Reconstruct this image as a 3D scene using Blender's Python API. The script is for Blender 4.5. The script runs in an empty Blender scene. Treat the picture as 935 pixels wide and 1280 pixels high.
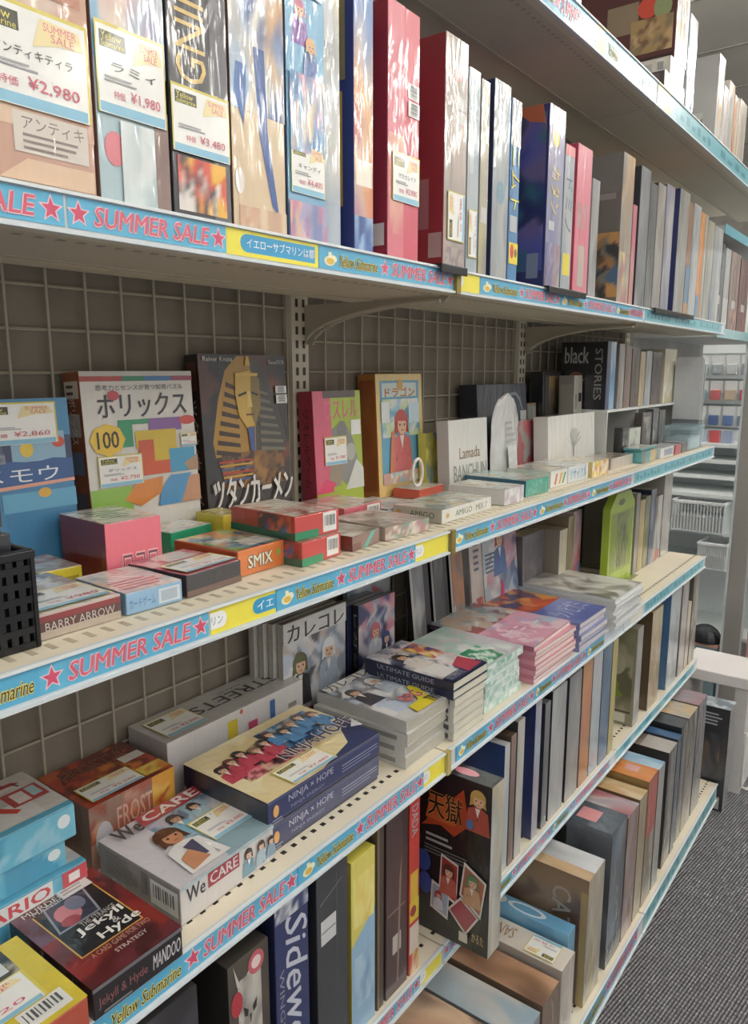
import bpy, math, random
import numpy as np
R = math.radians
# ---------------------------------------------------------------- camera, world, lights, exposure
SC = bpy.context.scene
COL = SC.collection
SC.view_settings.view_transform = 'Standard'
SC.view_settings.look = 'None'
SC.view_settings.gamma = 1.0
SC.view_settings.use_curve_mapping = False
SC.view_settings.exposure = 0.0
cam_d = bpy.data.cameras.new('camera'); cam = bpy.data.objects.new('camera', cam_d); COL.objects.link(cam)
cam_d.sensor_fit = 'VERTICAL'; cam_d.sensor_height = 36.0; cam_d.lens = 950.0 / 1280.0 * 36.0
cam_d.clip_start = 0.02
cam.location = (0.625, 0.0, 1.6)
cam.rotation_euler = (R(90 - 10.6), 0, R(36.8))
SC.camera = cam
W = bpy.data.worlds.new('store_ambient'); SC.world = W; W.use_nodes = True
W.node_tree.nodes['Background'].inputs[0].default_value = (1.0, 0.97, 0.93, 1)
W.node_tree.nodes['Background'].inputs[1].default_value = 0.60
TUBES = [(x, y) for x in (1.45, 3.0) for y in (-0.9, 0.3, 1.5, 2.7, 3.9, 5.1)] + [(0.95, 4.6), (-1.2, 2.7), (-1.2, 3.6)]  # last three tubes added out of view to brighten the far background
TUBE_POWER = 33.0
CEIL = 3.3

# ---------------------------------------------------------------- colour and material
def lin(h):
    h = h.lstrip('#'); SAT = 0.86
    if len(h) == 3: h = ''.join(c * 2 for c in h)
    o = []; rgb = [int(h[i:i + 2], 16) / 255.0 for i in (0, 2, 4)]; gy = .3 * rgb[0] + .59 * rgb[1] + .11 * rgb[2]
    for c in rgb:
        c = gy + (c - gy) * SAT
        o.append(c / 12.92 if c <= 0.04045 else ((c + 0.055) / 1.055) ** 2.4)
    return (o[0], o[1], o[2], 1.0)
_lc = {}
def C(h):
    if not isinstance(h, str): return h
    if h not in _lc: _lc[h] = lin(h)
    return _lc[h]

def material(name, rough=0.5, metal=0.0, coat=0.0, coat_rough=0.06, bump=0.0, bscale=40.0, stretch=(1, 1, 1), flat=None, grain=0.06, gscale=60.0, alpha=1.0, emit=None, trans=0.0, spec=0.5):
    m = bpy.data.materials.new(name); m.use_nodes = True
    nt = m.node_tree; p = nt.nodes['Principled BSDF']
    tc = nt.nodes.new('ShaderNodeTexCoord')
    mp = nt.nodes.new('ShaderNodeMapping'); mp.inputs['Scale'].default_value = stretch
    nt.links.new(tc.outputs['Object'], mp.inputs[0])
    if flat is None:
        a = nt.nodes.new('ShaderNodeAttribute'); a.attribute_name = 'Col'; src = a.outputs['Color']
    else:
        a = nt.nodes.new('ShaderNodeRGB'); a.outputs[0].default_value = C(flat); src = a.outputs[0]
    nz = nt.nodes.new('ShaderNodeTexNoise'); nz.inputs['Scale'].default_value = gscale; nz.inputs['Detail'].default_value = 3
    nt.links.new(mp.outputs[0], nz.inputs['Vector'])
    mr = nt.nodes.new('ShaderNodeMapRange'); mr.inputs[1].default_value = 0.3; mr.inputs[2].default_value = 0.7
    mr.inputs[3].default_value = 1 - grain * 2; mr.inputs[4].default_value = 1.0
    nt.links.new(nz.outputs['Fac'], mr.inputs[0])
    mx = nt.nodes.new('ShaderNodeVectorMath'); mx.operation = 'SCALE'
    nt.links.new(src, mx.inputs[0]); nt.links.new(mr.outputs[0], mx.inputs['Scale'])
    nt.links.new(mx.outputs[0], p.inputs['Base Color'])
    p.inputs['Roughness'].default_value = rough; p.inputs['Metallic'].default_value = metal
    p.inputs['Specular IOR Level'].default_value = spec
    if coat:
        p.inputs['Coat Weight'].default_value = coat; p.inputs['Coat Roughness'].default_value = coat_rough
    if bump:
        n2 = nt.nodes.new('ShaderNodeTexNoise'); n2.inputs['Scale'].default_value = bscale; n2.inputs['Detail'].default_value = 2
        n2.inputs['Distortion'].default_value = 1.0
        nt.links.new(mp.outputs[0], n2.inputs['Vector'])
        b = nt.nodes.new('ShaderNodeBump'); b.inputs['Strength'].default_value = bump; b.inputs['Distance'].default_value = 0.006
        nt.links.new(n2.outputs['Fac'], b.inputs['Height'])
        nt.links.new(b.outputs[0], p.inputs['Coat Normal' if coat else 'Normal'])
    if alpha < 1: p.inputs['Alpha'].default_value = alpha
    if trans: p.inputs['Transmission Weight'].default_value = trans
    if emit:
        p.inputs['Emission Color'].default_value = (1, 0.955, 0.88, 1); p.inputs['Emission Strength'].default_value = emit
    return m
M = {
 'card': material('printed_card', rough=0.42, grain=0.04),
 'wrap': material('shrink_wrapped_card', rough=0.4, coat=1.0, coat_rough=0.09, bump=0.5, bscale=12.0, stretch=(3.4, 3.4, 0.7), grain=0.02),
 'film': material('glossy_book_cover', rough=0.3, coat=0.35, coat_rough=0.12, bump=0.15, bscale=12, grain=0.04),
 'paper': material('page_edges', rough=0.85, grain=0.12, gscale=30, stretch=(1, 1, 30)),
 'shelf': material('cream_enamel_steel', rough=0.45, grain=0.03, gscale=8),
 'wire': material('painted_wire', rough=0.45, grain=0.02),
 'panel': material('back_panel_board', rough=0.8, grain=0.10, gscale=14),
 'strip': material('glossy_price_strip', rough=0.3, coat=0.5, coat_rough=0.1, bump=0.1, bscale=14, grain=0.02),
 'black': material('black_plastic', rough=0.35, grain=0.1),
 'clear': material('clear_plastic', rough=0.12, alpha=0.35, grain=0.02),
 'steel': material('brushed_steel', rough=0.38, metal=0.45, grain=0.10, gscale=5, stretch=(1, 1, 0.15)),
 'white': material('white_plastic', rough=0.45, grain=0.02),
 'tube': material('lamp_tube', flat='#ffffff', emit=TUBE_POWER, grain=0),
 'ceiling': material('ceiling_board', rough=0.9, grain=0.06, gscale=3),
}
def carpet():
    m = bpy.data.materials.new('ribbed_carpet'); m.use_nodes = True; nt = m.node_tree; p = nt.nodes['Principled BSDF']
    tc = nt.nodes.new('ShaderNodeTexCoord'); mp = nt.nodes.new('ShaderNodeMapping'); mp.inputs['Rotation'].default_value = (0, 0, R(8))
    nt.links.new(tc.outputs['Object'], mp.inputs[0])
    w = nt.nodes.new('ShaderNodeTexWave'); w.inputs['Scale'].default_value = 36; w.inputs['Distortion'].default_value = 1.2; w.inputs['Detail'].default_value = 2; w.inputs['Detail Scale'].default_value = 4
    nt.links.new(mp.outputs[0], w.inputs['Vector'])
    w2 = nt.nodes.new('ShaderNodeTexWave'); w2.bands_direction = 'Y'; w2.inputs['Scale'].default_value = 22; w2.inputs['Distortion'].default_value = 2
    nt.links.new(mp.outputs[0], w2.inputs['Vector'])
    n = nt.nodes.new('ShaderNodeTexNoise'); n.inputs['Scale'].default_value = 90
    nt.links.new(tc.outputs['Object'], n.inputs['Vector'])
    a = nt.nodes.new('ShaderNodeMath'); a.operation = 'MULTIPLY_ADD'; a.inputs[1].default_value = 0.5
    nt.links.new(w2.outputs['Fac'], a.inputs[0]); nt.links.new(w.outputs['Fac'], a.inputs[2])
    b2 = nt.nodes.new('ShaderNodeMath'); b2.operation = 'ADD'; nt.links.new(a.outputs[0], b2.inputs[0]); nt.links.new(n.outputs['Fac'], b2.inputs[1])
    cr = nt.nodes.new('ShaderNodeValToRGB'); cr.color_ramp.elements[0].position = 0.55; cr.color_ramp.elements[0].color = C('#6a6a6e'); cr.color_ramp.elements[1].position = 1.0; cr.color_ramp.elements[1].color = C('#a8a8ae')
    sc = nt.nodes.new('ShaderNodeMath'); sc.operation = 'MULTIPLY'; sc.inputs[1].default_value = 0.5; nt.links.new(b2.outputs[0], sc.inputs[0])
    nt.links.new(sc.outputs[0], cr.inputs[0]); nt.links.new(cr.outputs[0], p.inputs['Base Color'])
    bm = nt.nodes.new('ShaderNodeBump'); bm.inputs['Strength'].default_value = 0.8; bm.inputs['Distance'].default_value = 0.01
    nt.links.new(b2.outputs[0], bm.inputs['Height']); nt.links.new(bm.outputs[0], p.inputs['Normal']); p.inputs['Roughness'].default_value = 0.95
    return m
M['carpet'] = carpet()

# ---------------------------------------------------------------- mesh building
class MB:
    def __init__(s): s.v = []; s.f = []; s.c = []
    def poly(s, pts, col):
        n = len(s.v); s.v += [tuple(p) for p in pts]; s.f.append(tuple(range(n, n + len(pts))))
        c = C(col); s.c += [c] * len(pts)
    def polyc(s, pts, cols):
        n = len(s.v); s.v += [tuple(p) for p in pts]; s.f.append(tuple(range(n, n + len(pts)))); s.c += cols
    def box(s, a, b, col, cols=None):
        x0, y0, z0 = a; x1, y1, z1 = b; n = len(s.v)
        s.v += [(x0,y0,z0),(x1,y0,z0),(x1,y1,z0),(x0,y1,z0),(x0,y0,z1),(x1,y0,z1),(x1,y1,z1),(x0,y1,z1)]
        fs = {'bottom': (3,2,1,0), 'top': (4,5,6,7), 'side': (0,1,5,4), 'front': (1,2,6,5), 'far': (2,3,7,6), 'back': (3,0,4,7)}
        for k, f in fs.items():
            s.f.append(tuple(n + i for i in f)); s.c += [C((cols or {}).get(k, col))] * 4
        return s
    def tube(s, pts, r, col, n=8, cap=True):
        col = C(col); rings = []; P = [np.array(p, float) for p in pts]
        for i, p in enumerate(P):
            t = P[min(i + 1, len(P) - 1)] - P[max(i - 1, 0)]; t /= (np.linalg.norm(t) + 1e-9)
            up = np.array((0, 0, 1.)) if abs(t[2]) < 0.9 else np.array((1., 0, 0))
            a = np.cross(t, up); a /= np.linalg.norm(a); b = np.cross(t, a)
            k = len(s.v); rr = r[i] if isinstance(r, (list, tuple)) else r
            for j in range(n):
                an = 2 * math.pi * j / n; s.v.append(tuple(p + rr * (math.cos(an) * a + math.sin(an) * b)))
            rings.append(k)
        for a, b in zip(rings, rings[1:]):
            for j in range(n):
                s.f.append((a + j, a + (j + 1) % n, b + (j + 1) % n, b + j)); s.c += [col] * 4
        if cap:
            s.f.append(tuple(rings[0] + j for j in range(n))[::-1]); s.c += [col] * n
            s.f.append(tuple(rings[-1] + j for j in range(n))); s.c += [col] * n
        return s
    def prism(s, outline, plane, a0, a1, col):
        """outline 2D points; plane 'xz' extruded along y, 'yz' along x, 'xy' along z"""
        def q(p, a): return {'xz': (p[0], a, p[1]), 'yz': (a, p[0], p[1]), 'xy': (p[0], p[1], a)}[plane]
        n = len(outline); s.poly([q(p, a0) for p in outline], col); s.poly([q(p, a1) for p in outline][::-1], col)
        for i in range(n):
            p, r = outline[i], outline[(i + 1) % n]
            s.poly([q(p, a0), q(p, a1), q(r, a1), q(r, a0)], col)
        return s
    def mesh(s, name, mat):
        me = bpy.data.meshes.new(name); me.from_pydata(s.v, [], s.f)
        ca = me.color_attributes.new('Col', 'FLOAT_COLOR', 'CORNER')
        ca.data.foreach_set('color', np.array(s.c, dtype=np.float32).ravel())
        me.materials.append(M[mat]); me.update(); return me
    def build(s, name, mat, parent=None, bevel=0.0, loc=None):
        o = bpy.data.objects.new(name, s.mesh(name, mat)); COL.objects.link(o)
        if parent is not None: o.parent = parent
        if loc is not None: o.location = loc
        if bevel:
            b = o.modifiers.new('edge', 'BEVEL'); b.width = bevel; b.segments = 2; b.limit_method = 'ANGLE'; b.angle_limit = R(40)
        return o
def tag(o, label=None, cat=None, group=None, kind=None):
    if label: o['label'] = label
    if cat: o['category'] = cat
    if group: o['group'] = group
    if kind: o['kind'] = kind
    return o
def empty(name, loc, rz=0.0):
    o = bpy.data.objects.new(name, None); COL.objects.link(o); o.location = loc; o.rotation_euler = (0, 0, rz); o.empty_display_size = 0.02
    return o
def copy_tree(o, parent=None):
    c = o.copy(); COL.objects.link(c); c.parent = parent
    for ch in list(o.children): copy_tree(ch, c)
    return c

# ---------------------------------------------------------------- text and printed artwork
_tx = {}
def text_mesh(s, off=0.0, shear=0.0):
    k = (s, off, shear)
    if k in _tx: return _tx[k]
    cu = bpy.data.curves.new('lettering', 'FONT'); cu.body = s; cu.resolution_u = 2; cu.offset = off; cu.shear = shear; cu.fill_mode = 'FRONT'
    ob = bpy.data.objects.new('lettering', cu); COL.objects.link(ob)
    dg = bpy.context.evaluated_depsgraph_get(); me = bpy.data.meshes.new_from_object(ob.evaluated_get(dg))
    n = len(me.vertices); v = np.zeros(n * 3); me.vertices.foreach_get('co', v); v = v.reshape(-1, 3)[:, :2]
    f = []
    for p in me.polygons:
        q = v[list(p.vertices)]; ar = 0.5 * float(np.sum(q[:, 0] * np.roll(q[:, 1], -1) - np.roll(q[:, 0], -1) * q[:, 1]))
        if abs(ar) > 1e-6: f.append(tuple(p.vertices) if ar > 0 else tuple(p.vertices)[::-1])
    bpy.data.objects.remove(ob); bpy.data.curves.remove(cu); bpy.data.meshes.remove(me)
    if n == 0: v = np.zeros((1, 2)); f = []
    _tx[k] = (v, f); return _tx[k]

def frames(d, w, h):
    """printable faces of a box d (x) by w (y) by h (z), origin at the centre of its base"""
    return {
     'front': (np.array((d/2, -w/2, 0)), np.array((0, w, 0)), np.array((0, 0, h)), np.array((1., 0, 0))),
     'side': (np.array((-d/2, -w/2, 0)), np.array((d, 0, 0)), np.array((0, 0, h)), np.array((0, -1., 0))),
     'top': (np.array((d/2, -w/2, h)), np.array((0, w, 0)), np.array((-d, 0, 0)), np.array((0, 0, 1.))),
    }
def subframe(fr, key):
    if '@' not in key: return fr[key]
    k, r = key.split('@'); a, b, c, d = [float(t) for t in r.split(',')]; o, u, v, n = fr[k]
    return (o + u * a + v * b, u * (c - a), v * (d - b), n)
class Page:
    def __init__(s, mb, fr, rng): s.mb = mb; s.o, s.u, s.v, s.n = fr; s.k = 0.0004; s.rng = rng; s.A = np.linalg.norm(s.u) / np.linalg.norm(s.v)
    def P(s, u, v): return tuple(s.o + s.u * u + s.v * v + s.n * s.k)
    def up(s): s.k += 0.00007
    def rect(s, u0, v0, u1, v1, c): s.mb.poly([s.P(u0, v0), s.P(u1, v0), s.P(u1, v1), s.P(u0, v1)], c); s.up()
    def pol(s, pts, c): s.mb.poly([s.P(*p) for p in pts], c); s.up()
    def ell(s, cu, cv, ru, rv, c, n=14): s.pol([(cu + ru * math.cos(2*math.pi*i/n), cv + rv * math.sin(2*math.pi*i/n)) for i in range(n)], c)
    def text(s, t, u0, v0, u1, v1, c, rot=0, outline=None, ow=0.03, bold=0.008, shear=0.0):
        base, _ = text_mesh(t, 0.0, shear); lo = base.min(0); sz = np.maximum(base.max(0) - lo, 1e-6)
        jobs = ([(ow * math.cos(k * math.pi / 3), ow * math.sin(k * math.pi / 3), outline) for k in range(6)] if outline else []) + [(0, 0, c)] + ([(bold, bold * .4, c)] if bold > .011 else [])
        v, f = text_mesh(t, 0.0, shear)
        for ox, oy, cc in jobs:
            q = (v + np.array((ox, oy)) - lo) / sz; a, b = q[:, 0], q[:, 1]
            if rot == 90: a, b = 1 - b, a
            elif rot == -90: a, b = b, 1 - a
            elif rot == 180: a, b = 1 - a, 1 - b
            pu = u0 + (u1 - u0) * a; pv = v0 + (v1 - v0) * b
            n = len(s.mb.v); s.mb.v += [s.P(x, y) for x, y in zip(pu, pv)]; col = C(cc)
            for fc in f: s.mb.f.append(tuple(n + i for i in fc)); s.mb.c += [col] * len(fc)
            s.up()
    def art(s, u0, v0, u1, v1, pal, cells=9, soft=60.0, res=None):
        cells = int(cells * 2.6)
        """illustrated patch: softly blended blots of the palette"""
        r = s.rng; A = s.A * (u1 - u0) / (v1 - v0); W_ = np.linalg.norm(s.u) * (u1 - u0); H_ = np.linalg.norm(s.v) * (v1 - v0)
        st = res or 0.0055; nu = int(min(34, max(5, W_ / st))); nv = int(min(46, max(5, H_ / st)))
        sd = np.array([(r.random() * A, r.random()) for _ in range(cells)]); cc = np.array([C(r.choice(pal))[:3] for _ in range(cells)])
        gu, gv = np.meshgrid(np.linspace(0, 1, nu + 1), np.linspace(0, 1, nv + 1)); x = gu * A; y = gv
        ph = [r.random() * 6.28 for _ in range(4)]
        if s.A < .4: y = y * .42; sd[:, 1] *= .42  # narrow faces: blots stretched into painted streaks, like highlights on crinkled wrap
        x = x + (0.05 if s.A >= .4 else 0.02) * np.sin(y * 13 + ph[0]) + 0.025 * np.sin(y * 31 + ph[1]); y2 = y + 0.05 * np.sin(x * 17 + ph[2]) + 0.03 * np.sin(x * 37 + ph[3])
        d2 = (x[..., None] - sd[:, 0]) ** 2 + (y2[..., None] - sd[:, 1]) ** 2
        w = np.exp(-soft * (d2 - d2.min(-1, keepdims=True)) * cells / 6.0); w /= w.sum(-1, keepdims=True); img = w @ cc
        n = len(s.mb.v)
        for j in range(nv + 1):
            for i in range(nu + 1): s.mb.v.append(s.P(u0 + (u1 - u0) * i / nu, v0 + (v1 - v0) * j / nv))
        g = [[(float(img[j, i, 0]), float(img[j, i, 1]), float(img[j, i, 2]), 1.0) for i in range(nu + 1)] for j in range(nv + 1)]
        for j in range(nv):
            for i in range(nu):
                a = n + j * (nu + 1) + i; s.mb.f.append((a, a + 1, a + nu + 2, a + nu + 1)); s.mb.c += [g[j][i], g[j][i + 1], g[j + 1][i + 1], g[j + 1][i]]
        s.up()
    def person(s, cu, v0, hh, hair, coat, skin='#e6b896', hat=None):
        """an illustrated figure, head and torso, hh tall in v"""
        a = 1.0 / s.A
        s.pol([(cu - .30*hh*a, v0), (cu + .30*hh*a, v0), (cu + .24*hh*a, v0 + .52*hh), (cu + .07*hh*a, v0 + .60*hh), (cu - .07*hh*a, v0 + .60*hh), (cu - .24*hh*a, v0 + .52*hh)], coat)
        s.ell(cu, v0 + .80*hh, .19*hh*a, .20*hh, hair); s.ell(cu + .02*hh*a, v0 + .74*hh, .125*hh*a, .15*hh, skin)
        s.pol([(cu - .18*hh*a, v0 + .82*hh), (cu + .17*hh*a, v0 + .80*hh), (cu + .10*hh*a, v0 + .96*hh), (cu - .10*hh*a, v0 + .97*hh)], hair)
        r = s.rng
        for _ in range(5):       # folds of the clothes and strands of hair
            x = cu + (r.random() - .5) * .4 * hh * a; y = v0 + r.random() * .42 * hh; k = .5 + r.random() * .9; cc = C(coat)
            s.pol([(x, y), (x + .05*hh*a, y + .01*hh), (x + .03*hh*a, y + .13*hh)], (min(1, cc[0]*k), min(1, cc[1]*k), min(1, cc[2]*k), 1))
        for sg in (-1, 1): s.pol([(cu + sg*.17*hh*a, v0 + .84*hh), (cu + sg*.20*hh*a, v0 + .60*hh), (cu + sg*.12*hh*a, v0 + .64*hh)], hair)
        if hh * np.linalg.norm(s.v) > 0.035:
            for e in (-.045, .075): s.ell(cu + e*hh*a, v0 + .75*hh, .018*hh*a, .022*hh, '#1c1a20', 8)
            s.rect(cu - .02*hh*a, v0 + .655*hh, cu + .05*hh*a, v0 + .67*hh, '#a04a40')
            s.pol([(cu - .06*hh*a, v0 + .58*hh), (cu + .06*hh*a, v0 + .58*hh), (cu, v0 + .36*hh)], '#e9e6e0')
    def barcode(s, u0, v0, u1, v1, horizontal=False):
        s.rect(u0, v0, u1, v1, '#e8e8e4')
        for i in range(9):
            t = 0.1 + 0.09 * i; w_ = 0.025 + 0.03 * ((i * 7) % 3) / 2
            if horizontal: s.rect(u0 + (u1-u0)*.2, v0 + (v1-v0)*t, u0 + (u1-u0)*.8, v0 + (v1-v0)*(t + w_), '#55565a')
            else: s.rect(u0 + (u1-u0)*t, v0 + (v1-v0)*.3, u0 + (u1-u0)*(t + w_), v0 + (v1-v0)*.85, '#55565a')
    def lines(s, u0, v0, u1, v1, n, c):
        """blocks of small print too fine to read"""
        for i in range(n):
            v = v1 - (v1 - v0) * (i + .5) / n; L = u1 - (u1 - u0) * s.rng.random() * .35
            s.rect(u0, v - (v1 - v0) * .22 / n, L, v + (v1 - v0) * .22 / n, c)
    def cap(s, u0, v0, u1, v1, price='2,980', name='', rot=0):
        """a shop price tag: white card, yellow edge above, blue edge below"""
        T = Page(s.mb, (s.o, s.u, s.v, s.n), s.rng); T.k = s.k
        o = s.o + s.u * u0 + s.v * v0; U = s.u * (u1 - u0); V = s.v * (v1 - v0)
        if rot == 90: o, U, V = o + U, V, -U
        elif rot == -90: o, U, V = o + V, -V, U
        elif rot == 180: o, U, V = o + U + V, -U, -V
        T.o, T.u, T.v = o, U, V; T.A = np.linalg.norm(U) / np.linalg.norm(V)
        T.k = 0.0022
        T.rect(0, 0, 1, 1, '#d8c84e'); T.rect(.02, 0, .98, .96, '#f2f2ee'); T.rect(.03, .01, .97, .12, '#86c3e0')
        T.rect(.06, .72, .42, .90, '#4a4a3c'); T.text('Yellow', .08, .80, .36, .89, '#e8dc5a'); T.text('Submarine', .08, .73, .40, .80, '#e8dc5a')
        T.pol([(.52, .62), (.74, .70), (.96, .72), (.92, .90), (.60, .92)], '#f2dfa0'); T.text('SUMMER', .62, .81, .90, .89, '#e0708c'); T.text('SALE', .68, .72, .88, .80, '#e0708c')
        if name: T.text(name, .2, .48, .85, .58, '#3c3c44')
        T.rect(.10, .36, .55, .38, '#9a9aa0'); T.rect(.10, .40, .48, .42, '#a8a8ae'); T.text('¥' + price, .46, .17, .90, .31, '#d85a70'); T.text('特価', .22, .18, .38, .27, '#d85a70')
        s.k = max(s.k, T.k)

def draw(pg, items):
    for it in items:
        k, a = it[0], it[1:]
        kw = {}
        if a and isinstance(a[-1], dict): kw = a[-1]; a = a[:-1]
        {'r': pg.rect, 'p': pg.pol, 'e': pg.ell, 't': pg.text, 'g': pg.art, 'f': pg.person, 'b': pg.barcode, 'l': pg.lines}[k](*a, **kw)

def box_thing(name, label, cat, fl, dims, cols, art=None, rot=0.0, group=None, mat='wrap', tags=None, lid=None, tilt=0.0, seed=None, corner=0.0012, parent=None):
    """fl = world position of the near front bottom corner; dims = depth, width, height"""
    d, w, h = dims; cr, sr = math.cos(rot), math.sin(rot)
    cx = fl[0] + cr * (-d/2) - sr * (w/2); cy = fl[1] + sr * (-d/2) + cr * (w/2)
    if isinstance(cols, str): cols = {'all': cols}
    base = cols.get('all', '#888888')
    mb = MB(); g = 0.0
    if lid:       # a base tray and a lid that slips over it
        mb.box((-d/2 + .0015, -w/2 + .0015, 0), (d/2 - .0015, w/2 - .0015, h * .9), lid)
    else:
        mb.box((-d/2, -w/2, 0), (d/2, w/2, h), base, cols)
    o = mb.build(name, mat, None, bevel=corner); o.location = (cx, cy, fl[2]); o.rotation_euler = (0, tilt, rot)
    if label: tag(o, label, cat, group)
    if lid:
        MB().box((-d/2, -w/2, h * .16), (d/2, w/2, h), base, cols).build('lid', mat, o, bevel=corner)
    fr = frames(d, w, h); rng = random.Random(seed if seed is not None else hash_(label or name))
    nm = {'front': 'front_print', 'side': 'side_print', 'top': 'top_print'}
    for face, items in (art or {}).items():
        m2 = MB(); draw(Page(m2, subframe(fr, face), rng), items); face = face.split('@')[0]
        if m2.f: m2.build(nm[face], mat, o)
    for t in (tags or []):
        m2 = MB(); face, u0, v0, u1, v1 = t[:5]; Page(m2, subframe(fr, face), rng).cap(u0, v0, u1, v1, *t[5:]); m2.build('price_tag', 'strip' if mat == 'wrap' else 'card', o)
    return o
def hash_(s):
    h = 7
    for ch in s: h = (h * 131 + ord(ch)) % 1000003
    return h
def rowbox(name, label, z, y0, y1, h, x, depth, cols, art=None, tags=None, group=None, mat='wrap', cat='game box', tilt=0.0, gap=.0015, rot=0.0):
    return box_thing(name, label, cat, (x, y0 + gap, z), (depth, max(.006, y1 - y0 - 2 * gap), h), cols, art, rot, group, mat, tags, tilt=tilt)

# ---------------------------------------------------------------- the setting
XB = -.335                       # face of the back panels
SEAM = [-.755, .145, 1.045, 1.945, 2.79]
def structure(name, mb, mat): o = mb.build(name, mat); o['kind'] = 'structure'; return o
structure('floor', MB().box((-2.2, -2, -.05), (3.2, 7.5, 0), '#707072'), 'carpet')
cm = MB().box((-2.2, -2, CEIL), (3.2, 7.5, CEIL + .05), '#e0dcd4'); cl = structure('ceiling', cm, 'ceiling')
for i in range(14):
    MB().box((-2.2, -1.9 + i * .66, CEIL - .006), (3.2, -1.885 + i * .66, CEIL), '#b0aca4').build('seam_strip', 'ceiling', cl)
structure('wall_left', MB().box((-2.25, -2, 0), (-2.2, 7.5, CEIL), '#a09a90'), 'panel')
structure('wall_back', MB().box((-2.2, 7.5, 0), (3.2, 7.55, CEIL), '#a8a49c'), 'panel')

for i, (x, y) in enumerate(TUBES):       # fluorescent fittings across the aisle, plus those added for the background
    t = empty('ceiling_light', (x, y, CEIL))
    side = 'added left of the column' if x < 0 else 'added over the wall shelving' if x < 1 else 'over the aisle' if x < 1.5 else 'beyond the aisle'
    tag(t, 'white twin tube ceiling light %s, %s from the camera end' % (side, ['first', 'second', 'third', 'fourth', 'fifth', 'sixth'][i % 6] if i < 12 else ["only one", "nearer one", "farther one"][i - 12]), 'ceiling light', 'fluorescent lights on the ceiling')
    MB().box((-.6, -.09, -.04), (.6, .09, 0), '#e8e8e4').build('housing', 'white', t)
    for s in (-.045, .045):
        MB().tube([(-.58, s, -.062), (.58, s, -.062)], .016, '#ffffff', 8).build('tube', 'tube', t)

# ---------------------------------------------------------------- shelving
def arc_gusset():
    pts = [(XB + .01, 1.645), (XB + .03, 1.645)]
    for i in range(9):
        a = math.pi / 2 * i / 8; pts.append((XB + .03 + .28 * (1 - math.cos(a)), 1.645 + .062 * math.sin(a)))
    return pts + [(-.02, 1.714), (XB + .01, 1.714)]
names_bay = ['behind the camera', 'nearest', 'middle', 'far']
ORD = ['first', 'second', 'third', 'fourth', 'fifth', 'sixth', 'seventh', 'eighth', 'ninth']
for k, y in enumerate(SEAM[1:]):
    u = empty('shelf_upright', (XB, y, 0)); tag(u, 'slotted cream steel upright at the %s seam of the shelving' % ['near left', 'second', 'third', 'far end'][k], 'upright', 'slotted uprights of the shelving')
    m = MB().box((-.03, -.022, 0), (.012, .022, 2.6), '#cfc7b2'); m.build('post', 'shelf', u)
    m = MB()
    for i in range(100):
        z = .15 + i * .024
        for s in (-.009, .009): m.poly([(.0126, s - .0035, z), (.0126, s + .0035, z), (.0126, s + .0035, z + .014), (.0126, s - .0035, z + .014)], '#3a342c')
    m.build('slots', 'shelf', u)
    if k < 3:
        MB().prism([(p[0] - XB, p[1]) for p in arc_gusset()], 'xz', -.002 + .014, .002 + .014, '#a8a08c').build('bracket', 'shelf', u)
        e = arc_gusset()[1:11]; MB().tube([(p[0] - XB, .014, p[1]) for p in e], .0035, '#b4ac98', 6).build('bracket_rim', 'shelf', u)
        MB().tube([(p[0] - XB + .006, -.014, p[1] - .002) for p in e], .003, '#b4ac98', 6).build('bracket_rim', 'shelf', u)
for b in range(4):
    y0, y1 = SEAM[b] + .024, SEAM[b + 1] - .024
    p = MB().box((XB - .02, y0, .05), (XB - .008, y1, 2.6), '#8f8576').build('back_panel', 'panel')
    tag(p, 'dark greige back panel behind the wire mesh, %s bay' % names_bay[b], 'back panel', 'back panels of the shelving')
    g = MB(); n = int(round((y1 - y0) / .056))
    for i in range(n + 1):
        y = y0 + (y1 - y0) * i / n; g.tube([(XB + .002, y, .12), (XB + .002, y, 2.5)], .0022, '#b0a692', 5, False)
    z = .14
    while z < 2.5:
        g.tube([(XB - .001, y0, z), (XB - .001, y1, z)], .0022, '#b0a692', 5, False); z += .056
    tag(g.build('wire_mesh', 'wire'), 'beige square wire mesh over the back panel, %s bay' % names_bay[b], 'wire mesh', 'wire meshes of the shelving')

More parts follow.
